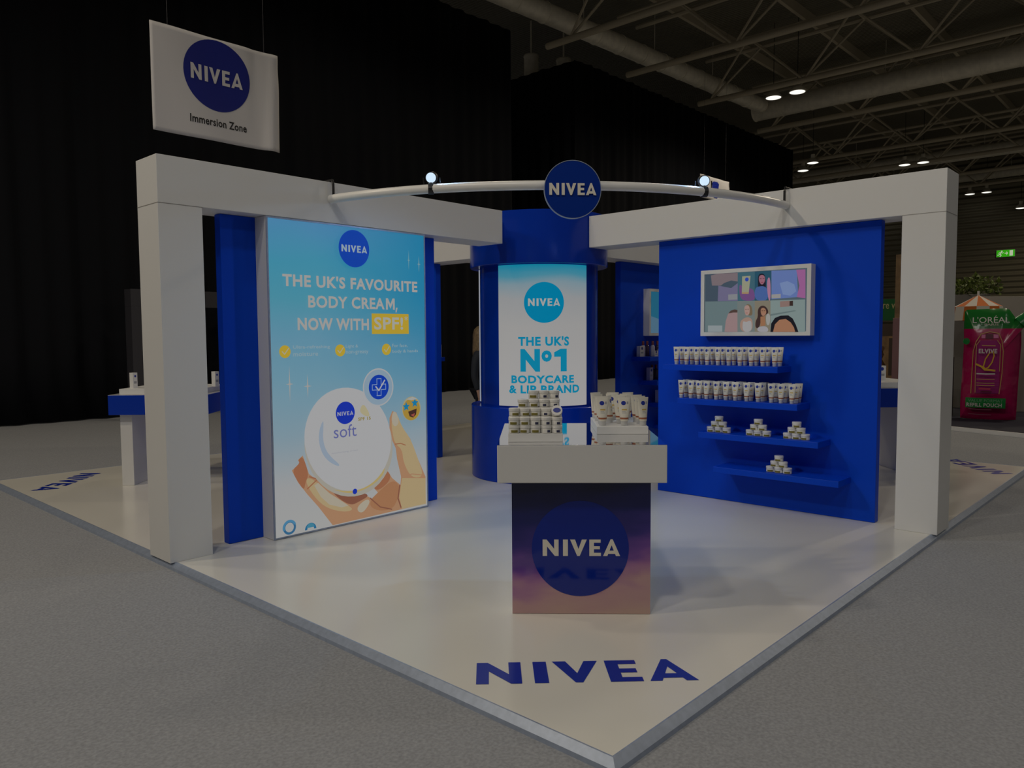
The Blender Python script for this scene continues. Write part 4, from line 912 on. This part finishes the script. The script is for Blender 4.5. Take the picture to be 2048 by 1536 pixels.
# giant pouch
SZ = FZ+.0625
k_ = .00182
outl = [(172,1335),(168,1200),(178,900),(188,600),(182,500),(185,330),(205,312),(330,308),(560,304),(600,318),(640,372),(662,398),(700,372),(735,348),(762,372),(772,430),(745,470),(712,500),(716,640),(704,900),(694,1200),(690,1335),(600,1342),(300,1342)]
outl = [((a-432)*k_, (1342-b)*k_) for a, b in outl][::-1]
pc = (0., .95)
def srad(x, z):
    dx, dz = x-pc[0], z-pc[1]; r = math.hypot(dx, dz)
    if r < 1e-6: return 0.
    dx /= r; dz /= r; best = 1e9
    for (ax, az), (bx_, bz) in zip(outl, outl[1:]+outl[:1]):
        ex, ez = bx_-ax, bz-az; den = dx*ez-dz*ex
        if abs(den) < 1e-9: continue
        tt = ((ax-pc[0])*ez-(az-pc[1])*ex)/den; ss = ((ax-pc[0])*dz-(az-pc[1])*dx)/den
        if tt > 0 and -1e-6 <= ss <= 1+1e-6: best = min(best, tt)
    return r/best
def bulge(x, z): return .20*max(0, 1-srad(x, z)**3.2)**.8
PW = Vector((8.91, -2.66, SZ+.001))
PU = Vector((math.cos(R(-76)), math.sin(R(-76)), 0)); PN = Vector((PU.y, -PU.x, 0))   # u to the right, n towards the viewer side
def FPo(u, v, w=0.): return PW+PU*(u*.86)+PN*w+Vector((0, 0, v))
pt = thing('giant_refill_pouch', 'giant inflatable pink refill pouch with a green top', 'inflatable', tuple(PW))
def pouch_mat():
    m = mat('pouch_film', (.26, .004, .06), .22, spec=.7); nt = m.node_tree; b = nt.nodes['Principled BSDF']
    tc = nt.nodes.new('ShaderNodeTexCoord'); sp_ = nt.nodes.new('ShaderNodeSeparateXYZ'); nt.links.new(tc.outputs['Object'], sp_.inputs[0])
    g = nt.nodes.new('ShaderNodeMath'); g.operation = 'GREATER_THAN'; g.inputs[1].default_value = 1.548; nt.links.new(sp_.outputs[2], g.inputs[0])
    mx = nt.nodes.new('ShaderNodeMix'); mx.data_type = 'RGBA'; mx.inputs['A'].default_value = (.40, .005, .09, 1); mx.inputs['B'].default_value = (.012, .16, .025, 1)
    nt.links.new(g.outputs[0], mx.inputs['Factor']); nt.links.new(mx.outputs['Result'], b.inputs['Base Color'])
    nz = nt.nodes.new('ShaderNodeTexNoise'); nz.inputs['Scale'].default_value = 3.5; bp = nt.nodes.new('ShaderNodeBump'); bp.inputs['Strength'].default_value = .5; bp.inputs['Distance'].default_value = .05
    nt.links.new(tc.outputs['Object'], nz.inputs['Vector']); nt.links.new(nz.outputs['Fac'], bp.inputs['Height']); nt.links.new(bp.outputs['Normal'], b.inputs['Normal']); return m
bm = bmesh.new(); rings = {}
lv = [1, .97, .9, .78, .6, .4, .2]
for side in (1, -1):
    prev = None
    for s in lv:
        if s == 1 and side == -1: cur = rings[1]
        else:
            cur = [bm.verts.new(FPo(pc[0]+(x-pc[0])*s, pc[1]+(z-pc[1])*s, side*.20*max(0, 1-s**3.2)**.8)) for x, z in outl]
            if s == 1: rings[1] = cur
        if prev:
            n = len(cur)
            for i in range(n):
                q = [prev[i], prev[(i+1) % n], cur[(i+1) % n], cur[i]]
                bm.faces.new(q if side == 1 else q[::-1])
        prev = cur
    bm.faces.new(prev if side == 1 else prev[::-1])
bmesh.ops.recalc_face_normals(bm, faces=bm.faces)
mesh_obj('pouch', bm, pouch_mat(), pt, True)
bm = bmesh.new(); q = FPo(.50, 1.62); q2 = FPo(.66, 1.75); tube(bm, [q, q2], [.14, .12], 16); mesh_obj('spout_cap', bm, mat('spout_green', (.01, .17, .04), .25), pt, True)
def PG(u, v, w=0.): return FPo(u, v, bulge(u, v)+.006+w)
def dense(poly, st=.05):
    out = []
    for (ax, az), (bx_, bz) in zip(poly, poly[1:]+poly[:1]):
        n = max(1, int(math.hypot(bx_-ax, bz-az)/st))
        out += [(ax+(bx_-ax)*i/n, az+(bz-az)*i/n) for i in range(n)]
    return out
def zq(a, b): return ((a-432)*k_, (1342-b)*k_)
def gridquad(bm, x0, x1, z0, z1, off, mi, n=8):
    for i in range(n):
        for j in range(n):
            flat(bm, [(x0+(x1-x0)*a/n, z0+(z1-z0)*b/n) for a, b in ((i, j), (i+1, j), (i+1, j+1), (i, j+1))], PG, off, mi)
MAG = pcol(150, 20, 110, .3); GOLD = pcol(190, 150, 90, .4); DKM = pcol(96, 10, 50, .35); PINKL = pcol(214, 120, 170, .3); PWH = pcol(206, 200, 196, .4); PGRN = pcol(30, 130, 60, .35); GOLD2 = pcol(214, 170, 40, .4)
A = Art(PG, base=.004, step=.003)
def strip(pts, w, m): A.line([zq(*p) for p in pts], w, m)
gm = A.mi(MAG)
for j in range(14):      # picture of a bottle: body built of level strips so that it follows the bulge
    za, zb = 600+j*35, 635+j*35
    hw = lambda zz: 112 if zz > 660 else 90+22*(zz-600)/60
    for i in range(6):
        p = [zq(408+hw(za)*(-1+i/3), za), zq(408+hw(zb)*(-1+i/3), zb), zq(408+hw(zb)*(-1+(i+1)/3), zb), zq(408+hw(za)*(-1+(i+1)/3), za)]
        flat(A.bm, p, PG, A.off, gm)
A.off += .003
for x0, x1, za, zb, m in ((345, 380, 545, 580, PINKL), (455, 500, 545, 580, PINKL), (385, 450, 540, 585, DKM)):
    A.poly([zq(x0, zb), zq(x1, zb), zq(x1, za), zq(x0, za)], m)
strip([(262, 1090), (266, 900), (272, 700), (296, 610), (340, 540), (420, 520), (500, 535), (530, 600), (545, 700), (540, 900), (520, 1090)], .014, GOLD)
strip([(300, 1080), (296, 880), (300, 640), (330, 600)], .012, GOLD); strip([(516, 880), (518, 640), (490, 600)], .012, GOLD)
strip([(370, 830), (385, 770), (420, 715), (455, 700), (462, 740), (445, 800), (410, 850), (380, 860), (366, 835)], .02, GOLD2)
strip([(305, 820), (350, 840), (380, 868), (430, 870), (470, 875)], .03, GOLD2)
A.text('ELVIVE', *[zq(320, 715)[0], zq(488, 715)[0]], zq(0, 718)[1], zq(0, 676)[1], PWH, .04)
A.text("L'ORÉAL", zq(258, 0)[0], zq(596, 0)[0], zq(0, 438)[1], zq(0, 372)[1], pcol(214, 206, 206, .4), .0)
A.text('PARIS', zq(368, 0)[0], zq(494, 0)[0], zq(0, 464)[1], zq(0, 444)[1], pcol(190, 180, 170, .4), .0)
strip([(350, 645), (468, 648)], .016, GOLD)
for zz, m in ((905, PWH), (955, GOLD), (990, GOLD), (1012, GOLD)): strip([(310, zz), (390, zz+2), (470, zz)], .022 if zz == 905 else .012, m)
strip([(335, 1042), (430, 1044)], .03, pcol(190, 60, 90, .4)); strip([(352, 1068), (445, 1070)], .02, DKM)
gg = A.mi(PGRN); gridquad(A.bm, zq(212, 0)[0], zq(578, 0)[0], zq(0, 1222)[1], zq(0, 1128)[1], A.off, gg); A.off += .003
A.text('VALUE FORMAT', zq(235, 0)[0], zq(555, 0)[0], zq(0, 1168)[1], zq(0, 1140)[1], pcol(120, 170, 130, .4), .0); A.text('REFILL POUCH', zq(222, 0)[0], zq(545, 0)[0], zq(0, 1212)[1], zq(0, 1176)[1], PWH, .03)
strip([(245, 1232), (350, 1240), (450, 1238)], .012, pcol(150, 90, 110, .4)); strip([(245, 1282), (350, 1286), (450, 1286)], .012, pcol(150, 90, 110, .4))
A.poly(circ(*zq(205, 607), .055), PGRN)
A.done('print', pt)
# parasol, white fascia wall, plant, dark shelving, green fascia, timber post
PAR_O = mat('orange_parasol_cloth', (.55, .13, .01), .7); PAR_W = mat('white_parasol_cloth', (.62, .58, .52), .7)
Q = Vector((9.70, -2.30, SZ)); pr = thing('striped_parasol', 'orange and white striped parasol peeking out behind the giant pouch', 'parasol', tuple(Q))
bm = bmesh.new(); n = 12; top = bm.verts.new(Q+Vector((0, 0, 2.16))); r1 = []; r2 = []
for i in range(n):
    a = 2*PI*i/n+.15; r1.append(bm.verts.new(Q+Vector((.38*math.cos(a), .38*math.sin(a), 1.95)))); r2.append(bm.verts.new(Q+Vector((.42*math.cos(a), .42*math.sin(a), 1.70))))
for i in range(n):
    bm.faces.new([top, r1[i], r1[(i+1) % n]]).material_index = i % 2; bm.faces.new([r1[i], r2[i], r2[(i+1) % n], r1[(i+1) % n]]).material_index = (i+1) % 2
o = mesh_obj('canopy', bm, [PAR_O, PAR_W], pr); m = o.modifiers.new('thickness', 'SOLIDIFY'); m.thickness = .006
bm = bmesh.new(); tube(bm, [Q, Q+Vector((0, 0, 2.23))], .018, 8); lathe(bm, [(.22, 0), (.22, .05), (.05, .07)], 20, tuple(Q)); mesh_obj('pole', bm, WHITEP, pr)
def wallq(name, label, cat, c, w, d, h, m, rz=R(-48), z=SZ):
    o = mesh_obj(name, bx(-w/2, w/2, -d/2, d/2, 0, h, bev=.004), m); o.location = (c[0], c[1], z); o.rotation_euler = (0, 0, rz); return tag(o, label, cat)
wallq('fascia_wall', 'plain grey-white low wall behind the giant pouch', 'wall', (10.72, -2.73), 1.62, .12, 2.15, mat('warm_grey_wall', (.40, .38, .34), .6))
wallq('display_cabinet', 'dark display cabinet with small packs right of the giant pouch', 'cabinet', (10.35, -4.35), 1.5, .5, 1.55, mat('dark_cabinet', (.02, .017, .015), .5))
wallq('corner_post', 'orange post at the right edge of the view behind the pouch', 'post', (11.0, -3.72), .22, .12, 2.35, mat('orange_post', (.45, .16, .02), .6))
cb = bpy.data.objects['display_cabinet']
for i, (u, z, c) in enumerate(((-.62, 1.56, (.3, .12, .02)), (-.44, 1.56, (.02, .25, .08)), (-.25, 1.56, (.35, .25, .1)))):
    o = mesh_obj('display_pack', bx(-.07, .07, -.04, .04, 0, .24, bev=.004), mat('pack_%d' % i, c, .4)); d = Vector((math.cos(R(-48)), math.sin(R(-48)), 0))
    o.location = Vector((10.35, -4.35, SZ+1.5505))+d*u; o.rotation_euler = (0, 0, R(-48)); tag(o, '%s display pack on top of the dark cabinet' % ('orange', 'green', 'tan')[i], 'pack', 'packs on the dark cabinet')
wallq('dark_plinth', 'dark plinth with a white notice, between the right portal column and the pouch', 'plinth', (9.15, -1.72), .62, .3, 1.05, mat('dark_plinth_paint', (.018, .014, .013), .5))
t = wallq('notice_card', 'small white notice card fixed to the dark plinth', 'notice', (9.15-.115, -1.72-.104), .30, .006, .22, WHITEP, z=SZ+.62)
# foliage
LEAF = mat('leaf_green', (.10, .14, .02), .55, noise=(9, .5, 2))
t = thing('potted_shrub', 'leafy green shrub in a trough above the wall behind the pouch', 'plant', (11.1, -1.92, SZ))
bm = bmesh.new(); box(bm, 11.1-.26, 11.1+.26, -1.92-.26, -1.92+.26, SZ, 2.25, bev=.01); mesh_obj('planter', bm, mat('planter_grey', (.2, .19, .17), .7), t)
bm = bmesh.new(); rnd = random.Random(5)
for i in range(420):
    a = rnd.uniform(0, 2*PI); rr = .46*math.sqrt(rnd.random()); c = Vector((11.1, -1.92, 2.25))+Vector((math.cos(a)*rr*.75, math.sin(a)*rr, rnd.random()*.42*(1-rr*.9)))
    d = Vector((rnd.gauss(0, 1), rnd.gauss(0, 1), rnd.gauss(.5, .7))).normalized(); s = d.cross(Vector((rnd.gauss(0, 1), rnd.gauss(0, 1), rnd.gauss(0, 1)))).normalized(); l = rnd.uniform(.07, .13)
    bm.faces.new([bm.verts.new(p) for p in (c, c+d*l*.5+s*l*.28, c+d*l, c+d*l*.5-s*l*.28)])
mesh_obj('foliage', bm, LEAF, t)
GREENF = mat('green_fascia', (.012, .11, .03), .5)
t = thing('fascia_sign', 'green fascia sign with pale lettering seen past the television wall', 'sign', (11.6, -.70, FZ)); 
u = Vector((math.cos(R(-48)), math.sin(R(-48)), 0)); Fg = frame((11.35, .05, 0), u, (0, 0, 1))
bm = bmesh.new(); prism(bm, [(-.3, 1.78), (.66, 1.78), (.66, 2.24), (-.3, 2.24)], lambda a, b, c: Fg(a, b, c-.06), .06); mesh_obj('board', bm, GREENF, t)
bm = bmesh.new(); prism(bm, [(-.2, SZ+.001), (-.1, SZ+.001), (-.1, 1.78), (-.2, 1.78)], lambda a, b, c: Fg(a, b, c-.06), .05); mesh_obj('leg', bm, GREENF, t)
bm = bmesh.new(); prism(bm, [(.5, SZ+.001), (.6, SZ+.001), (.6, 1.78), (.5, 1.78)], lambda a, b, c: Fg(a, b, c-.06), .05); mesh_obj('leg', bm, GREENF, t)
bm = bmesh.new(); add_text(bm, 'are v', Fg, .165, .50, 2.03, 2.14, .004, 0, .01); mesh_obj('lettering', bm, pcol(170, 165, 120, .5), t)
TAN = mat('tan_timber', (.28, .18, .09), .6, noise=(6, .25, 3)); BRN = mat('brown_board', (.07, .05, .04), .6)
t = thing('timber_display', 'tan timber display board with a dark header below the green sign', 'display board', (11.0, -.15, FZ))
Fd = frame((11.018, .053, 0), u, (0, 0, 1))
bm = bmesh.new(); prism(bm, [(-.3, SZ+.001), (.62, SZ+.001), (.62, 1.44), (-.3, 1.44)], lambda a, b, c: Fd(a, b, c-.08), .08); mesh_obj('board', bm, TAN, t)
bm = bmesh.new(); prism(bm, [(-.3, 1.442), (.62, 1.442), (.62, 1.70), (-.3, 1.70)], lambda a, b, c: Fd(a, b, c-.08), .08); mesh_obj('header', bm, BRN, t)
A = Art(Fd, base=.002, step=.002); A.poly([(.50, .6), (.58, .6), (.58, 1.40), (.50, 1.40)], BRN); A.line([(.32, 1.2), (.37, 1.05), (.33, .95), (.38, .86), (.42, .8)], .05, pcol(70, 48, 34, .5)); A.poly(circ(.355, 1.18, .05), pcol(96, 70, 50, .5)); A.poly(circ(.18, .95, .06, .11), pcol(96, 60, 44, .5)); A.done('print', t)
t = thing('timber_post', 'tall tan timber post beside the right portal column', 'post', (11.12, -.56, FZ)); bm = bmesh.new(); box(bm, 11.07, 11.19, -.62, -.50, SZ+.001, 3.13, bev=.005); mesh_obj('post', bm, TAN, t)
bm = bmesh.new(); box(bm, 10.97, 11.07, -.64, -.50, SZ+.001, 1.82, bev=.004); mesh_obj('panel', bm, mat('dusty_pink_panel', (.30, .16, .17), .6), t)
# ================================================================== PERSON behind the tower
SKIN = mat('skin', (.50, .30, .21), .5); HAIRM = mat('dark_blond_hair', (.16, .11, .05), .6, noise=(40, .4, 3)); JACK = mat('dark_slate_jacket', (.012, .016, .022), .8); TROU = mat('black_trousers', (.008, .008, .010), .85); SHOE = mat('black_shoe_leather', (.01, .01, .01), .35)
EYEW = mat('eye_white', (.7, .7, .68), .3); LIPS = mat('lips', (.35, .13, .11), .5)
pe = thing('person', 'person with dark blond hair and dark jacket, mostly hidden behind the blue tower', 'person', (.765, 1.36, 0), R(15), world=False)
def skin_obj(name, verts, edges, m, parent, root=0, sub=2):
    me = bpy.data.meshes.new(name); me.from_pydata([v[0] for v in verts], edges, []); me.materials.append(m)
    o = bpy.data.objects.new(name, me); COL.objects.link(o); o.parent = parent
    md = o.modifiers.new('skin', 'SKIN'); md.use_smooth_shade = True
    for i, v in enumerate(verts):
        sv = me.skin_vertices[0].data[i]; r = v[1]; sv.radius = r if isinstance(r, tuple) else (r, r); sv.use_root = (i == root)
    s = o.modifiers.new('subsurf', 'SUBSURF'); s.levels = sub; s.render_levels = sub
    return o
# local axes: faces -y, x to the person's left
V = []; E = []
def chain(pts, start=None):
    prev = start
    for p in pts:
        V.append(p); i = len(V)-1
        if prev is not None: E.append((prev, i))
        prev = i
    return prev
pel = chain([((0, 0, .84), (.135, .10))])
che = chain([((0, .005, .98), (.115, .085)), ((0, .01, 1.12), (.125, .09)), ((0, .015, 1.25), (.13, .085))], pel)
nk = chain([((0, .012, 1.335), (.055, .055)), ((0, .0, 1.39), (.048, .05))], che)
chain([((0, -.012, 1.455), (.066, .082)), ((0, -.006, 1.53), (.076, .092)), ((0, 0, 1.585), (.058, .07))], nk)
for s in (-1, 1):
    k = chain([((s*.085, 0, .78), .085), ((s*.09, -.005, .62), .07), ((s*.09, -.01, .44), .052), ((s*.09, .005, .27), .048), ((s*.09, .012, .09), .033)], pel)
    chain([((s*.092, -.05, .045), (.036, .03)), ((s*.095, -.13, .03), (.034, .022))], k)
    k = chain([((s*.135, .015, 1.265), .055), ((s*.185, .02, 1.21), .047), ((s*.215, .025, 1.0), .037), ((s*.205, -.03, .80), .026)], che)
    h = chain([((s*.20, -.045, .745), (.02, .033))], k)
    for j, (dy, l) in enumerate(((-.028, .062), (-.009, .072), (.010, .066), (.027, .052))):
        chain([((s*.198, -.05+dy, .70), .0095), ((s*.193, -.055+dy, .70-l*.55), .0088), ((s*.18, -.06+dy, .70-l), .0075)], h)
    chain([((s*.19, -.085, .735), .011), ((s*.18, -.10, .70), .0095)], h)
skin_obj('body', V, E, SKIN, pe, 0)
def chain2(lst, edges, m, name, root=0):
    return skin_obj(name, lst, edges, m, pe, root)
# jacket: torso and sleeves
V2 = [((0, 0, .80), (.155, .12)), ((0, .005, .98), (.132, .10)), ((0, .01, 1.12), (.142, .105)), ((0, .015, 1.255), (.145, .098)), ((0, .014, 1.315), (.075, .07))]; E2 = [(0, 1), (1, 2), (2, 3), (3, 4)]
for s in (-1, 1):
    b = len(V2); V2 += [((s*.14, .015, 1.27), .065), ((s*.19, .02, 1.21), .058), ((s*.218, .025, 1.0), .048), ((s*.208, -.025, .82), .040)]; E2 += [(3, b), (b, b+1), (b+1, b+2), (b+2, b+3)]
skin_obj('jacket', V2, E2, JACK, pe, 0)
V3 = [((0, 0, .86), (.145, .11))]; E3 = []
for s in (-1, 1):
    b = len(V3); V3 += [((s*.085, 0, .78), .094), ((s*.09, -.005, .62), .08), ((s*.09, -.01, .44), .064), ((s*.09, .005, .27), .060), ((s*.09, .010, .08), .055)]; E3 += [(0, b), (b, b+1), (b+1, b+2), (b+2, b+3), (b+3, b+4)]
skin_obj('trousers', V3, E3, TROU, pe, 0)
for s in (-1, 1):
    bm = bmesh.new(); bmesh.ops.create_uvsphere(bm, u_segments=16, v_segments=10, radius=1)
    for v in bm.verts: v.co = Vector((v.co.x*.042, v.co.y*.115, max(v.co.z, -.55)*.055))+Vector((s*.093, -.045, .031))
    mesh_obj('shoe', bm, SHOE, pe, True)
# face features
bm = bmesh.new(); tube(bm, [(0, -.092, 1.52), (0, -.112, 1.482), (0, -.092, 1.474)], [.007, .014, .010], 8); mesh_obj('nose', bm, SKIN, pe, True)
for s in (-1, 1):
    bm = bmesh.new(); bmesh.ops.create_uvsphere(bm, u_segments=12, v_segments=8, radius=.0125); bmesh.ops.translate(bm, verts=bm.verts, vec=(s*.031, -.083, 1.513)); mesh_obj('eye', bm, EYEW, pe, True)
    bm = bmesh.new(); bmesh.ops.create_uvsphere(bm, u_segments=10, v_segments=8, radius=.006); bmesh.ops.translate(bm, verts=bm.verts, vec=(s*.031, -.0925, 1.513)); mesh_obj('pupil', bm, BLACK, pe, True)
    bm = bmesh.new(); bmesh.ops.create_uvsphere(bm, u_segments=10, v_segments=8, radius=1)
    for v in bm.verts: v.co = Vector((v.co.x*.012+s*.078, v.co.y*.02, v.co.z*.032+1.50))
    mesh_obj('ear', bm, SKIN, pe, True)
bm = bmesh.new(); tube(bm, [(-.024, -.084, 1.448), (0, -.094, 1.444), (.024, -.084, 1.448)], [.003, .008, .003], 8); mesh_obj('mouth', bm, LIPS, pe, True)
# hair: shoulder length bob, open at the face
bm = bmesh.new(); secs = [(1.622, .02, .03, .01), (1.61, .06, .075, .012), (1.575, .088, .106, .016), (1.52, .098, .116, .02), (1.45, .104, .112, .026), (1.38, .112, .106, .03), (1.31, .122, .10, .034), (1.25, .118, .09, .036)]
rows = []
for z, rx, ry, cy in secs:
    row = []
    for k in range(29):
        op = 0 if z > 1.59 else 48
        a = R(-90+op+(360-2*op)*k/28); w = 1+.03*math.sin(k*2.7+z*31)
        row.append(bm.verts.new((rx*w*math.cos(a), cy+ry*w*math.sin(a), z+.006*math.sin(k*1.9))))
    rows.append(row)
for a, b in zip(rows, rows[1:]):
    for k in range(28): bm.faces.new([a[k], a[k+1], b[k+1], b[k]])
bm.faces.new(rows[0])
o = mesh_obj('hair', bm, HAIRM, pe, True); m = o.modifiers.new('thickness', 'SOLIDIFY'); m.thickness = .022; m.offset = -.6

# ================================================================== LIGHT
def spot(loc, target, energy, col, size, blend=.5, soft=.06, parent=None):
    L = bpy.data.lights.new('lamp_light', 'SPOT'); L.energy = energy; L.color = col; L.spot_size = R(size); L.spot_blend = blend; L.shadow_soft_size = soft
    o = bpy.data.objects.new('lamp_light', L); COL.objects.link(o); o.location = loc
    o.rotation_euler = (Vector(target)-Vector(loc)).to_track_quat('-Z', 'Y').to_euler()
    return o
COOL = (.36, .60, 1.0); NEUT = (1.0, .96, .90)
FL = 82
# cool floodlights on the ring
spot(onring(206.6, -.06, .10), (-1.2, -2.3, 0), FL, COOL, 112, .6)
spot(onring(249.2, -.06, .10), (-2.3, -1.2, 0), FL, COOL, 112, .6)
# hall lamps
KEY = 415
WN = (1.0, .92, .80)
for x, y, e, c in ((-9.0, -2.8, 1.0, WN), (-7.5, -5.2, .95, NEUT), (-12.5, 3.5, 2.5, WARM), (-4, -11, .35, NEUT), (3, -12, .3, NEUT), (-6, 3, .7, WARM), (4, 5, .5, WARM), (11, -5, 1.7, WARM), (12, 5, .5, WARM), (20.9, 5.2, 1.2, WARM), (22, -3, .8, WARM), (32, 0, .8, WARM), (42, 0, .8, WARM), (19, -9, .6, WARM), (-12, -12, .6, NEUT)):
    spot((x, y, 9.9), (x, y, 0), KEY*e, c, 165, .5, soft=.3)
w = bpy.data.worlds.new('hall_air'); S.world = w; w.use_nodes = True
w.node_tree.nodes['Background'].inputs[0].default_value = (1., .92, .80, 1); w.node_tree.nodes['Background'].inputs[1].default_value = .055
S.view_settings.view_transform = 'Standard'; S.view_settings.look = 'None'; S.view_settings.gamma = 1; S.view_settings.use_curve_mapping = False
S.view_settings.exposure = 0
for o in bpy.data.objects:
    if o.get('_w') is not None: del o['_w']
